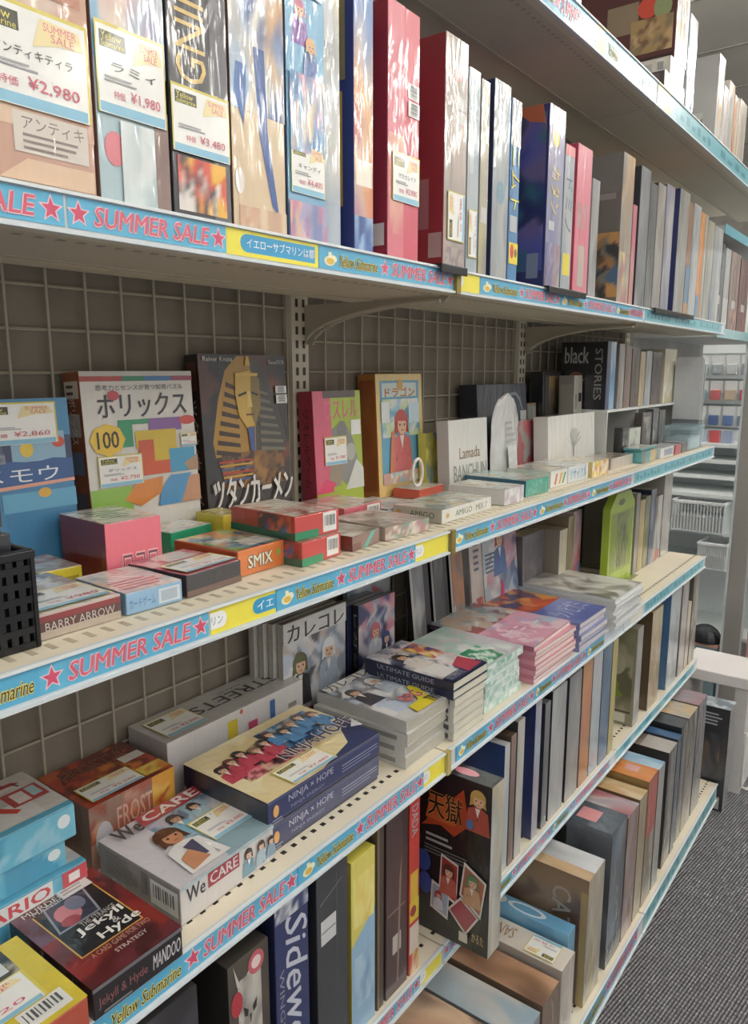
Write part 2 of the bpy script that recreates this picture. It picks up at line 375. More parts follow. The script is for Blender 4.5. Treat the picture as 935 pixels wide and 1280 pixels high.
LEV = {'top': (2.262, 2.208), 'second': (1.750, 1.715), 'third': (1.342, 1.305), 'fourth': (.953, .913), 'fifth': (.572, .535), 'base': (.115, .05)}
XF = {'base': .105}
def ss_art(pg, u0, u1):
    w = u1 - u0; pg.rect(u0, .08, u1, .97, '#56b6de')
    for c in (u0 + w * .06, u1 - w * .06):
        a = 1 / pg.A; st = [(c + (.30 if i % 2 == 0 else .13) * a * math.sin(i * math.pi / 5), .52 + (.32 if i % 2 == 0 else .14) * math.cos(i * math.pi / 5)) for i in range(10)]
        pg.pol([(c + (q[0] - c) * 1.35, .52 + (q[1] - .52) * 1.3) for q in st], '#f7c8d2'); pg.pol(st, '#d8486a')
    pg.text('SUMMER SALE', u0 + w * .14, .24, u1 - w * .13, .80, '#e05a72', outline='#f6ccd6', ow=.05, bold=.03, shear=.18)
def logo_art(pg, u0, u1):
    w = u1 - u0; pg.rect(u0, .08, u1, .97, '#4fb0dc'); pg.rect(u0, .08, u0 + w * .015, .97, '#2f7fae')
    a = w * .09
    for c, v, r in ((u0 + w*.17, .42, .9), (u0 + w*.22, .52, .7)): pg.ell(c, v, a * r, .22 * r, '#f2ecc0')
    pg.rect(u0 + w*.15, .5, u0 + w*.20, .78, '#f2ecc0'); pg.ell(u0 + w*.18, .42, a * .62, .13, '#e8b93c')
    pg.text('Yellow Submarine', u0 + w*.32, .28, u0 + w*.95, .72, '#4a4414', outline='#f0e27c', ow=.06, bold=.012, shear=.35)
def yellow_art(pg, u0, u1, full):
    w = u1 - u0; pg.rect(u0, .06, u1, .98, '#f3e53a')
    if full:
        a, e = u0 + w * .2, u1 - w * .04
        pg.rect(a, .22, e, .86, '#2f9fd6'); pg.ell(a, .54, .32 / pg.A, .32, '#2f9fd6'); pg.text('イエローサブマリンは都', a, .38, e - w * .01, .74, '#f6f8fa', bold=.015)
    elif w * np.linalg.norm(pg.u) > .05:
        pg.ell(u0 + w * .16, .55, .26 / pg.A, .30, '#f4f6f4'); pg.rect(u0, .25, u0 + w * .16, .85, '#f4f6f4'); pg.text('リン', u0 + w*.02, .4, u0 + w * .18, .7, '#2f7fae')
def teal_art(pg, u0, u1, a, b):
    w = u1 - u0; pg.rect(u0, .08, u1, .97, a)
    for i in range(7): pg.rect(u0 + w * (.08 + .12 * i), .3, u0 + w * (.15 + .12 * i), .75 - .2 * (i % 2), b)
KINDS = {'S': ss_art, 'L': logo_art}
STRIPS = {   # along y: kind, start, end
 'second': [('L', .02, .14), ('S', .19, .392), ('S', .395, .577), ('Y', .577, .724), ('L', .724, .849), ('S', .849, 1.04), ('y', 1.05, 1.12), ('L', 1.12, 1.262), ('S', 1.262, 1.44), ('L', 1.44, 1.56), ('S', 1.56, 1.75), ('L', 1.75, 1.84), ('S', 1.84, 1.94), ('T', 1.955, 2.2), ('T', 2.2, 2.46), ('T', 2.46, 2.75)],
 'third': [('L', .21, .335), ('S', .335, .532), ('Y', .534, .637), ('L', .637, .751), ('S', .751, .942), ('y', .942, 1.036), ('L', 1.050, 1.177), ('S', 1.177, 1.374), ('L', 1.374, 1.503), ('S', 1.503, 1.652), ('L', 1.652, 1.774), ('S', 1.774, 1.935), ('T', 1.955, 2.2), ('T', 2.2, 2.45), ('T', 2.45, 2.77)],
 'fourth': [('S', .16, .335), ('L', .335, .477), ('S', .477, .665), ('L', .665, .791), ('S', .791, .973), ('y', .973, 1.040), ('L', 1.076, 1.193), ('S', 1.193, 1.395), ('L', 1.395, 1.483), ('S', 1.483, 1.68), ('L', 1.68, 1.8), ('W', 2.0, 2.1), ('T', 2.12, 2.38), ('T', 2.38, 2.77)],
 'fifth': [('S', .78, .97), ('y', .97, 1.04), ('S', 1.05, 1.20), ('L', 1.20, 1.32), ('S', 1.32, 1.52), ('L', 1.52, 1.62), ('S', 1.62, 1.90), ('T', 1.95, 2.75)],
 'base': [('S', 1.2, 1.42), ('L', 1.42, 1.66), ('S', 1.66, 1.90), ('T', 1.95, 2.35), ('T', 2.35, 2.77)],
 'top': [('L', .9, 1.02), ('S', 1.05, 1.25), ('L', 1.25, 1.36), ('S', 1.36, 1.56), ('y', 1.56, 1.60), ('L', 1.60, 1.68), ('S', 1.68, 1.93), ('y', 1.95, 2.05), ('T', 2.05, 2.5), ('T', 2.5, 3.3)],
}
for lv, (zt, zr) in LEV.items():
    xf = XF.get(lv, 0.0)
    seams = SEAM if lv != 'top' else SEAM[:4] + [3.6]
    for b in range(1 if lv in ('second', 'third', 'fourth') else 1, 4):
        y0, y1 = seams[b] + .002, seams[b + 1] - .002
        s = empty('shelf_board', (0, y0, zt))
        tag(s, 'cream steel %s shelf, %s bay' % (('base' if lv == 'base' else lv + ' from the top') if lv != 'top' else 'topmost', names_bay[b]), 'shelf', 'shelves of the long unit')
        L = y1 - y0; hz = zt - zr
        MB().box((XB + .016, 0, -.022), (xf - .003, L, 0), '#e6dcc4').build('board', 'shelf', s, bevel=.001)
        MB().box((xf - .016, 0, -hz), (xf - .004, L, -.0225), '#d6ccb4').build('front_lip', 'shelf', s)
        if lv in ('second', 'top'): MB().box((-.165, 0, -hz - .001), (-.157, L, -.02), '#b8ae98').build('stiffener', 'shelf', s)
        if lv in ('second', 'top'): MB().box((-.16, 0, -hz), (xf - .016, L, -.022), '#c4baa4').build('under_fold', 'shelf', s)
        # rows of punched slots near the front edge, above and below
        m = MB(); n = int(L / .0205)
        for i in range(n):
            y = .01 + i * .0205
            if lv == 'third': m.box((xf - .040, y, .0), (xf - .022, y + .006, .0004), '#b4a88c')
            else: m.box((xf - .036, y, .0), (xf - .029, y + .0075, .0004), '#2c2822')
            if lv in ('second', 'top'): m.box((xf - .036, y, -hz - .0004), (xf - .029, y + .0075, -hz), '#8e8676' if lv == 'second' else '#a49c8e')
        so = m.build('punched_slots', 'shelf', s); so['kind'] = 'stuff'
        rail = MB().box((xf - .004, 0, -hz), (xf - .001, L, .001), '#c9d2d8')
        rail.box((xf - .001, 0, -hz), (xf + .0035, L, -hz + .0035), '#d4dde2').box((xf - .001, 0, -.002), (xf + .0025, L, .001), '#dfe6e8')
        rail = rail.build('price_rail', 'shelf', s)
        for kd, a, e in STRIPS[lv]:
            if (a + e) / 2 < y0 or (a + e) / 2 > y1: continue
            a, e = max(a, y0), min(e, y1); m = MB()
            pg = Page(m, (np.array((xf - .0008, a - y0, -hz + .0035)), np.array((0, e - a, 0)), np.array((0, 0, hz - .0055)), np.array((1., 0, 0))), random.Random(3))
            if kd in KINDS: KINDS[kd](pg, 0, 1)
            elif kd in 'Yy': yellow_art(pg, 0, 1, kd == 'Y' and lv == 'second'); 
            elif kd == 'W': pg.rect(0, .08, 1, .97, '#e6e4d6')
            else: teal_art(pg, 0, 1, '#6fbccb' if lv != 'base' else '#7cc4c8', '#3f97ae')
            if kd == 'Y' and lv == 'third': pg.rect(.72, .25, 1, .84, '#2f9fd6'); pg.ell(.72, .545, .3 / pg.A, .295, '#2f9fd6'); pg.text('イエ', .70, .38, .96, .72, '#f6f8fa', bold=.015)
            m.build('price_strip', 'strip', rail)
for lv in ('second', 'third', 'fourth'):       # little end caps where two rails meet
    for y in (1.045,):
        zt, zr = LEV[lv]; tag(MB().box((-.003, y - .006, zr - .001), (.006, y + .006, zt + .002), '#8c7a2e' if lv != 'fourth' else '#b8a860').build('rail_joint', 'black'), 'small dull yellow joint in the price rail, %s shelf from the top' % lv, 'rail joint', 'joints in the price rails')
k = MB().box((XB + .02, .147, 0), (.09, 2.788, .05), '#8a8478').build('kick_plate', 'shelf'); tag(k, 'grey kick plate under the base shelf', 'kick plate')

# ---------------------------------------------------------------- second shelf: boxes standing spine out
ZB = 1.7505
SKY = ['#a9d3e6', '#7fb4d6', '#e8ddc8', '#d9a2a6', '#f2f0ea', '#5f8fc0']
G2 = 'boxed games on the second shelf from the top'
def B(name, lab, y0, y1, h, cols, art=None, tags=None, x=-.006, d=.26, **k):
    if y0 > 1.0:      # far spines: pale colours darkened to offset the strong tube light
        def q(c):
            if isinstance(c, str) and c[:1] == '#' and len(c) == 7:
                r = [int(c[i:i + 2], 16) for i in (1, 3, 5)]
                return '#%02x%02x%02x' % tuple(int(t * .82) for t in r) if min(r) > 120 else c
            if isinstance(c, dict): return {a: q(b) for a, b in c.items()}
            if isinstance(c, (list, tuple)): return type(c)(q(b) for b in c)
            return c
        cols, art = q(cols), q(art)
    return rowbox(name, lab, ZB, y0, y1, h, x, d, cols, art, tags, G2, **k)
B('game_box', 'salmon brown wrapped box with barcode, leftmost on the second shelf', .300, .431, .30, {'all': '#c89a84', 'side': '#8e4a38'},
  {'front': [('g', .05, .15, 1, 1, ['#d8b49a', '#e6cdb4', '#c99a80', '#d8c0b0', '#e0c0a0'], {'cells': 14}), ('r', .42, .085, .95, .19, '#d9cfc4'), ('t', 'アンティキ', .48, .145, .92, .18, '#7a6a64'), ('l', .48, .09, .92, .14, 3, '#8a7a74'), ('p', [(.30, .01), (.98, .01), (.98, .07), (.5, .07)], '#e0bd9c'), ('p', [(.55, .62), (.68, .66), (.60, .56)], '#5a5a66'), ('g', .3, .5, .95, .95, ['#d8b49a', '#b87a60', '#e8d8c4', '#8a9aa8'], {'cells': 10})]},
  [('front', .15, .20, .98, .46, '2,980', 'アンティキティラ')])
B('game_box', 'pale blue wrapped box with a red oval beside the salmon brown one', .432, .513, .30, {'all': '#a8c4cc', 'side': '#8a6a5c'},
  {'front': [('g', 0, .40, 1, 1, SKY + ['#8a8fb8', '#c8c4c0'], {'cells': 14}), ('r', .78, 0, 1, .30, '#8a6e66'), ('e', .22, .155, .14, .05, '#e07a86'), ('f', .62, .62, .16, '#6a5a7a', '#c87a86'), ('g', .30, 0, .78, .24, ['#cfe0e0', '#a8c0c4', '#dfe6e6'], {})]},
  [('front', .02, .25, .97, .50, '1,980', 'ラミィ')])
B('game_box', 'black wrapped box with gold vertical letters and red orange flowers low down', .514, .592, .30, {'all': '#36363c', 'side': '#26262c'},
  {'front': [('r', .70, .0, 1, 1, '#5c5c64'), ('t', 'GNIMUZ', .12, .42, .62, .92, '#d9b566', 90), ('g', .08, .02, .92, .19, ['#3c3c42', '#e0503a', '#f0b030', '#e8e0d8', '#3c3c42', '#d8402a'], {'cells': 14}), ('l', .1, .27, .9, .35, 2, '#c8c8c8')]},
  [('front', .0, .20, .99, .405, '3,480', '')])
B('game_box', 'tan and blue wrapped box showing a blue legged figure, no price tag', .593, .677, .30, {'all': '#dcc29c', 'side': '#7a5a4a'},
  {'front': [('g', 0, .40, 1, 1, ['#5f86bc', '#2f4f94', '#e8d2a8', '#d8a45c', '#7fb0d8', '#e8e6de'], {'cells': 16}), ('p', [(.42, .62), (.62, .62), (.66, .35), (.86, .06), (.72, .10), (.50, .34)], '#2f5aa4'), ('p', [(.1, .55), (.3, .55), (.22, .35), (.05, .45)], '#3f6cb4'), ('e', .12, .16, .08, .045, '#e8e4dc'), ('g', .1, 0, 1, .08, ['#d8a888', '#e0c4a0', '#c8a080'], {})]})
B('game_box', 'sky blue wrapped box with pink fantasy characters and price tag', .678, .746, .30, {'all': '#7db2d4', 'side': '#3a5a84'},
  {'front': [('r', 0, 0, 1, 1, '#74b0d6'), ('f', .36, .70, .16, '#c86a8a', '#8a5ab0'), ('f', .62, .60, .14, '#e8b070', '#5a7ab8'), ('g', .05, .32, .95, .60, ['#74b0d6', '#e09ab0', '#e8d8c8', '#6a96c4', '#f0c890', '#4a86b8'], {'cells': 16}), ('g', 0, 0, 1, .14, ['#c87a9a', '#a8a0c8', '#e0b8a0', '#7a86b8'], {}), ('r', .55, .88, .92, .97, '#eef0ee')]},
  [('front', .06, .17, .97, .36, '4,400', 'キャンディ')])
B('game_box', 'narrow silver blue wrapped box between the sky blue and the navy boxes', .748, .782, .29, {'all': '#9cb0c4'}, {'front': [('g', 0, 0, 1, 1, ['#b8c4cc', '#3a6aa4', '#e8e8e4', '#d8c060', '#5a86b4', '#a8b4c0'], {'cells': 14}), ('r', .1, .80, .6, .96, '#c8ccd0')]}, x=-.012)
B('game_box', 'navy and orange box with a yellow framed side beside the red one', .800, .842, .31, {'all': '#2c3f8c', 'side': '#2a3a84'},
  {'front': [('r', 0, .14, 1, 1, '#e6b070'), ('g', 0, .14, 1, 1, ['#e8a860', '#d84a3a', '#f0e4cc', '#e8c46a', '#4a7ac0', '#e09a58'], {'cells': 18}), ('r', .1, .26, .95, .36, '#f2ead8'), ('g', 0, 0, 1, .14, ['#2c4f9c', '#4a78bc', '#8ab0dc'], {})],
   'side': [('r', .82, .18, .93, .62, '#d0a83a'), ('r', .70, .18, .80, .62, '#b8902e'), ('r', .2, .1, .6, .8, '#3a4a94'), ('r', .82, .66, .95, 1, '#8a8054')]})
B('game_box', 'tall bright red wrapped box with barcodes and a ¥2,980 tag', .872, .950, .32, {'all': '#d64a60', 'side': '#a02c3a'},
  {'front': [('r', .0, 0, .5, 1, '#dc6a7c'), ('g', .05, .10, .5, .50, ['#dc6a7c', '#e6a088', '#e8b89c', '#d85a70'], {'cells': 7}), ('b', .62, .66, .98, .72, {'horizontal': True}), ('b', .62, .59, .98, .65, {'horizontal': True})],
   'side': [('r', .86, .05, .98, .14, '#e0d4d0'), ('r', .3, .5, .8, .9, '#98303c')]}, [('front', .12, .235, .98, .43, '2,980', 'マスカレイド')])
B('game_box', 'dark red sided box with a silvery pink spine and sideways price tag', 1.014, 1.080, .325, {'all': '#b8a8a4', 'side': '#8c2c34', 'front': '#c4b4ae'},
  {'front': [('g', 0, 0, 1, 1, ['#c8bcb4', '#b8a8a0', '#d8ccc0', '#d8b8a0', '#a89890'], {'cells': 10}), ('r', .5, .71, .95, .76, '#f0f0ec'), ('r', .5, .65, .95, .70, '#f0f0ec'), ('e', .55, .85, .2, .03, '#c8727a'), ('g', .05, .01, .95, .10, ['#a89498', '#d8c8c0', '#887078'], {})],
   'side': [('r', .62, .46, .75, .84, '#a0503c'), ('r', .68, .78, .82, .84, '#8a5a60'), ('r', .70, .18, .9, .40, '#9a6a70'), ('r', .90, .05, .99, .16, '#c8b4b4')]}, [('front', .14, .13, .92, .345, '3,980', '', 90)])
B('game_box', 'slim pale blue white spine with a sideways price tag at its foot', 1.082, 1.119, .298, {'all': '#b8ccd4'}, {'front': [('g', 0, 0, 1, 1, ['#cfe0e6', '#a4c4d0', '#8fb4c4', '#e8eef0'], {'cells': 10}), ('r', .2, .5, .5, .8, '#e6ecee')]}, [('front', .1, .08, .9, .32, '1,760', '', 90)])
B('game_box', 'thin grey spine with a yellow patch just right of the pale blue one', 1.121, 1.150, .292, {'all': '#a8a8a8'}, {'front': [('g', 0, 0, 1, 1, ['#b8b8b4', '#98a0a4', '#d0d0cc', '#c8b45a'], {'cells': 9}), ('r', .2, .28, .9, .36, '#e8e8e8')]})
B('game_box', 'navy sided box with a crinkled silver spine', 1.163, 1.221, .305, {'all': '#b4b8bc', 'side': '#22305c'}, {'front': [('g', 0, 0, 1, 1, ['#c4c4c0', '#b8bcb8', '#d8d4c4', '#8fa4b4', '#a0c0d4', '#e4e4e0'], {'cells': 14}), ('e', .5, .45, .25, .06, '#7fb4cc')]})
B('game_box', 'blue spine with yellow vertical title and a yellow and red sticker', 1.224, 1.262, .292, {'all': '#2f6fae', 'front': '#3a80b8'}, {'front': [('g', .0, .75, 1, 1, ['#b8bcc0', '#7c8ca8', '#c8c4c0'], {}), ('t', 'ニムト', .10, .40, .95, .74, '#eede4a', -90, {'outline': '#2a3c5c'}), ('r', .05, .28, .8, .37, '#d8e0e4'), ('r', .05, .10, .98, .22, '#f0d820'), ('e', .35, .17, .2, .04, '#e0402a'), ('e', .75, .165, .15, .025, '#7a6a20')]})
B('game_box', 'deep violet box with characters on its side and a sunny spine', 1.372, 1.444, .322, {'all': '#4a3f8c', 'side': '#2a2a66', 'front': '#8c8cc0'},
  {'front': [('g', 0, 0, 1, 1, ['#8f9cc8', '#a8b8d4', '#7a76b4', '#c4b8cc', '#6a6ab0'], {'cells': 12}), ('e', .45, .84, .22, .055, '#f0d040'), ('t', 'カタン', .2, .42, .8, .68, '#e8d060', -90, {'outline': '#7a6a9a'}), ('r', .15, .33, .5, .38, '#e8eaf0'), ('g', .05, .01, .95, .26, ['#c8a0a8', '#8a86c0', '#d8c8a8', '#6a70b4'], {'cells': 12})],
   'side': [('g', .55, .1, .98, .96, ['#2c3470', '#3a3f8c', '#4a4ea0', '#28285c', '#6a5a86', '#2f6a74'], {'cells': 16}), ('p', [(.72, 1), (.95, 1), (.97, .90), (.85, .92)], '#b85a3a'), ('r', .86, .06, .95, .20, '#8a9ab8')]})
B('game_box', 'white and blue lettered spine with a yellow sticker beside the violet box', 1.447, 1.495, .27, {'all': '#a8c0cc'}, {'front': [('g', 0, 0, 1, 1, ['#c4d4dc', '#8ab4cc', '#e4e8e8', '#b0b8c4'], {'cells': 12}), ('t', 'ドミノ', .2, .42, .85, .78, '#4a5a78', -90), ('r', .15, .12, .85, .27, '#eed82c'), ('r', .0, .93, 1, 1, '#d8606c')]})
B('game_box', 'rose pink spine with a white card low on it', 1.508, 1.586, .285, {'all': '#e0788c', 'side': '#c84058'}, {'front': [('r', .25, .06, .7, .34, '#e8d4c8'), ('g', .1, .45, .8, .62, ['#e89aa8', '#e0788c', '#f0b4bc'], {})]})
B('game_box', 'short grey white lettered spine right of the pink one', 1.590, 1.632, .235, {'all': '#a8aaac'}, {'front': [('g', 0, 0, 1, 1, ['#c4c8c8', '#8c9094', '#e0e0dc', '#a4a8ac'], {'cells': 12})]})
B('game_box', 'large clear wrapped box with a townscape side and bright silver spine', 1.762, 1.840, .322, {'all': '#9a9a98', 'side': '#6c6862'},
  {'side': [('r', .3, .75, 1, 1, '#8c8a84'), ('g', .3, .04, 1, .48, ['#6a4a34', '#a87440', '#4a3a34', '#c08a4a', '#36383c', '#7a7468', '#4a6a8c'], {'cells': 26}), ('r', .6, .7, .95, .74, '#a8a8a4')], 'front': [('g', 0, 0, 1, 1, ['#c4c4c2', '#a8a8a8', '#e0e0de', '#9a8a80', '#b8905c'], {'cells': 12}), ('g', .1, 0, .9, .35, ['#b87a8c', '#c8bcb0', '#d8c878', '#a86a70'], {})]})
B('game_box', 'thin pink red spine leaning low beside the silver one', 1.843, 1.872, .225, {'all': '#c4566a'}, {'front': [('g', 0, 0, 1, 1, ['#d0607a', '#e0b0a0', '#c8485c', '#d8d0b4'], {'cells': 9})]})
B('game_box', 'dark sided glossy grey box behind the thin pink spine', 1.885, 1.957, .318, {'all': '#6c7078', 'side': '#30323a'}, {'front': [('g', 0, 0, 1, 1, ['#5a6068', '#8a9098', '#484c54', '#b8bcc0'], {'cells': 10})]})
B('game_box', 'charcoal spine with a pale edge, left one of a dark pair', 1.958, 2.015, .295, {'all': '#4a4e52', 'side': '#34363a'}, {'front': [('g', 0, 0, 1, 1, ['#4c5054', '#6a6e70', '#3c3e44'], {})]})
B('game_box', 'silver beige spine, right one of a dark pair', 2.017, 2.083, .305, {'all': '#b4b0a8', 'side': '#3e3c40'}, {'front': [('g', 0, 0, 1, 1, ['#c8c4bc', '#a49c94', '#e0dcd4', '#8c8a88'], {'cells': 12})]})
B('game_box', 'bright silver wrapped spine left of the navy edged box', 2.088, 2.158, .315, {'all': '#c0c0c0', 'side': '#6a6c70'}, {'front': [('g', 0, 0, 1, 1, ['#d8d8d6', '#b0a8a4', '#9a9ca0', '#e8e8e6', '#4a5aa0'], {'cells': 12})]})
B('game_box', 'navy sided tall box with a grey silver spine', 2.205, 2.300, .325, {'all': '#a0a4a4', 'side': '#25306a'}, {'front': [('g', 0, 0, 1, 1, ['#b0b4b0', '#8c9294', '#a8a090', '#c8ccca'], {'cells': 12})]})
B('game_box', 'brown spine with a blue foot near the far end', 2.302, 2.348, .305, {'all': '#8c5a3a', 'side': '#7a3a26'}, {'front': [('r', 0, 0, 1, .45, '#4a7aa0'), ('r', 0, .0, 1, .12, '#b87a3c')]})
B('game_box', 'pale blue white spine left of the orange one', 2.350, 2.424, .31, {'all': '#b4c4d0'}, {'front': [('g', 0, 0, 1, 1, ['#d0dce4', '#9ab4cc', '#e4e6e4', '#c8c8c4'], {'cells': 12})]})
B('game_box', 'orange spine with a small blue panel at its foot', 2.426, 2.505, .30, {'all': '#d8883a', 'side': '#b8622a'}, {'front': [('r', 0, 0, .4, .22, '#3a86b8'), ('r', .6, 0, 1, 1, '#c8b090'), ('r', .8, 0, 1, 1, '#d8d4cc')]})
B('game_box', 'yellow green and grey striped spine right of the orange one', 2.508, 2.590, .29, {'all': '#a8a894'}, {'front': [('g', 0, 0, 1, 1, ['#c0c0b0', '#8a9aa8', '#d8d4c8', '#a8a078'], {'cells': 10})]})
B('game_box', 'crinkled silver wrapped spine, last on the second shelf', 2.594, 2.70, .285, {'all': '#b8babc'}, {'front': [('g', 0, 0, 1, 1, ['#d4d8da', '#9aa0a8', '#e4e4e2', '#8aa0b0'], {'cells': 12})]})
for y0, y1, w in ((.985, 1.06, 'dark red sided box'), (1.36, 1.54, 'violet and pink boxes'), (2.0, 2.36, 'far silver boxes')):
    m = MB().box((-.004, y0, 1.7515), (.012, y1, 1.7535), '#17181c').box((.0085, y0, 1.741), (.012, y1, 1.7525), '#17181c')  # flat black strip along the top edge of the rail
    tag(m.build('black_strip', 'black', bevel=.0008), 'flat black strip lapping over the rail under the ' + w, 'divider', 'black strips on the second shelf')

# ---------------------------------------------------------------- topmost shelf
ZA = 2.2625
def A_(lab, y0, y1, h, cols, art=None, x=-.01, d=.25, z=ZA, **k): return rowbox('game_box', lab, z, y0, y1, h, x, d, cols, art, None, 'boxes on the topmost shelf', **k)
A_('dark flat box with a pink corner, bottom of the pile on the topmost shelf', 2.02, 2.19, .05, {'all': '#4a4448'}, {'front': [('g', 0, 0, 1, 1, ['#4a4a58', '#b87a84', '#d8c8b0', '#5a5054'], {})], 'side': [('r', .5, .1, .95, .9, '#6a5a60')]})
A_('white box with a barcode lying under the maroon one', 2.06, 2.18, .043, {'all': '#d4cfc4'}, {'side': [('r', .45, .1, .98, .92, '#dcd8cc'), ('r', .55, .25, .82, .75, '#b4b8bc'), ('b', .86, .1, .94, .9), ('r', .40, .15, .46, .9, '#d8b83c')]}, z=ZA + .051)
A_('big maroon box with balloon picture standing on the white box', 2.085, 2.19, .25, {'all': '#6a3434', 'side': '#5a2c2c', 'front': '#b8b4b0'},
   {'side': [('r', .1, .0, .98, .06, '#3a2222'), ('l', .45, .78, .9, .98, 5, '#8a6058'), ('r', .30, .32, .62, .60, '#8c7a62'), ('e', .72, .52, .11, .10, '#d84a34'), ('e', .86, .50, .09, .12, '#8c9a6a'), ('g', .55, .10, .97, .42, ['#a88a5a', '#c0a070', '#7a5a40', '#8a7a5a'], {'cells': 12})],
    'front': [('g', 0, 0, 1, 1, ['#d0cec8', '#a8a8a8', '#c8a068', '#e4e4e0'], {'cells': 12})]}, z=ZA + .095)
A_('wrapped spine in silver and sky blue beside the maroon box', 2.20, 2.275, .235, {'all': '#b0c0c8'}, {'front': [('g', 0, 0, 1, 1, ['#d8dcdc', '#5a9ac8', '#a8b0b4', '#d0a868', '#8ab4d0'], {'cells': 14})]})
A_('white box with small pictures on its side and an orange spine motif', 2.515, 2.585, .235, {'all': '#d0ccc4', 'side': '#b4b4b4'}, {'side': [('g', .3, .45, .7, .8, ['#b4b4b4', '#8ca8c0', '#c8c8c4', '#a4b4c4'], {}), ('g', .5, .1, .85, .35, ['#b4b4b4', '#6a6a6c', '#c8c8c4'], {})], 'front': [('g', .2, .2, .9, .7, ['#d8ccb8', '#e0a860', '#d8d4cc'], {})]})
A_('thin white spine right of the picture box on the topmost shelf', 2.59, 2.64, .17, {'all': '#d0d0cc'}, {'front': [('g', 0, 0, 1, 1, ['#e0e0dc', '#b8b8b4', '#c87a8c', '#e0e0dc'], {})]})
A_('white spine with a tan cap on the topmost shelf', 2.645, 2.72, .20, {'all': '#c4c0b8', 'top': '#c8a468'}, {'front': [('r', 0, .86, 1, 1, '#c8a468'), ('r', .4, .1, .6, .8, '#9a9a98')]})
A_('orange striped white spine on the topmost shelf', 2.725, 2.80, .18, {'all': '#d8b898'}, {'front': [('r', 0, 0, .3, 1, '#d8884a'), ('r', .5, 0, .7, 1, '#e0dcd4')]})
A_('cream spine at the right edge of the topmost shelf', 2.805, 2.90, .19, {'all': '#ccc4b4'}, {'front': [('r', .4, .1, .8, .8, '#b8b0a4')]})

# ---------------------------------------------------------------- third shelf, back row (standing, leaning on the back)
ZC = 1.3425
G3b = 'boxes standing at the back of the third shelf'
def back(lab, x, y0, y1, h, d, cols, art, tags=None, z=None, name='game_box', g=G3b, tilt=-.05, mat='wrap', rot=0.0, cat='game box'):
    return box_thing(name, lab, cat, (x, y0, ZC if z is None else z), (d, y1 - y0, h), cols, art, rot, g, mat, tags, tilt=tilt)
back('blue box with yellow and red dots and big white katakana, leftmost at the back', -.268, .33, .551, .222, .045, {'all': '#3a84b8', 'side': '#2a5a94'},
     {'front@.2,.38,1,1': [('r', 0, .62, 1, 1, '#3a8cc0'), ('r', 0, .40, 1, .66, '#2f3f66'), ('r', .55, .44, .95, .70, '#8ab8d4'), ('e', .66, .55, .05, .07, '#e8c430'), ('e', .90, .60, .05, .05, '#d84a3a'), ('p', [(0, .22), (1, .26), (1, .44), (.85, .46), (.7, .43), (.5, .46), (.3, .43), (0, .44)], '#2a5a9c'),
                ('t', 'ヌメモウ', .12, .26, .88, .39, '#e8eef2'), ('p', [(0, .18), (1, .23), (1, .26), (0, .215)], '#e8a088'), ('r', .45, 0, 1, .17, '#58a8d0'), ('e', .76, .15, .05, .045, '#e0a830'), ('g', .1, .44, .5, .60, ['#2f3f66', '#5a6a86', '#2f3f66', '#8a94a4'], {'cells': 14})]},
     [('front@.2,.38,1,1', .30, .60, .90, .97, '2,860', '')])
back('white box with coloured block shapes, a yellow 100 badge and an orange side', -.28, .579, .766, .255, .040, {'all': '#d8a070', 'side': '#9c4a20', 'front': '#dcd8d0'},
     {'front@0,.24,1,1': [('r', 0, .965, 1, 1, '#c8c4bc'), ('r', 0, .93, .35, .965, '#c03a34'), ('r', .35, .93, .55, .965, '#2f8c64'), ('r', .55, .93, .8, .965, '#3a78b8'), ('r', .8, .93, 1, .965, '#a8405c'), ('t', '思考力とセンスが育つ知育パズル', .12, .865, .90, .905, '#4a4a4c'), ('t', 'ポリックス', .12, .67, .92, .85, '#2c2c34', {'bold': .03}), ('e', .26, .83, .05, .035, '#d8404a'),
                ('r', .28, .62, .56, .655, '#2a9a68'), ('r', .28, .46, .40, .655, '#2a9a68'), ('r', .55, .56, .86, .655, '#8a5aa4'), ('e', .92, .63, .08, .035, '#d84440'), ('r', .42, .44, .80, .57, '#d8b828'), ('r', .58, .27, .80, .44, '#d8b828'), ('r', .44, .34, .58, .50, '#d8542c'), ('r', .44, .24, .74, .34, '#d8542c'), ('r', .72, .24, .97, .42, '#3fa0d0'), ('p', [(.86, .30), (1, .36), (1, .24), (.9, .24)], '#b08a68'),
                ('e', .18, .52, .15, .115, '#eec42c', 8), ('t', '100', .09, .46, .27, .58, '#3a3028', {'bold': .03}), ('r', 0, 0, .35, .18, '#8cc044'), ('p', [(.28, .08), (.42, .02), (.62, .10), (.64, .22), (.40, .20)], '#e08430'), ('p', [(.58, 0), (.80, 0), (.92, .22), (.72, .22), (.62, .12)], '#4a98d0'), ('p', [(.80, 0), (1, 0), (1, .20), (.90, .20)], '#c8906a')],
      'side': [('r', .1, .86, .9, .95, '#d8cdb8'), ('l', .2, .87, .8, .94, 2, '#4a3a34'), ('r', .15, .66, .85, .78, '#c8b8a8'), ('r', .15, .46, .85, .58, '#6a7a98'), ('r', .15, .26, .85, .36, '#5a5a6a'), ('r', .15, .06, .85, .18, '#8a8a98'), ('t', 'ポリックス', .3, .62, .7, .86, '#f0e8dc', -90)]},
     [('front@0,.24,1,1', .08, .19, .46, .41, '2,750', 'ポリックス'), ('front@0,.24,1,1', .84, .43, 1.0, .53, '990', '')])
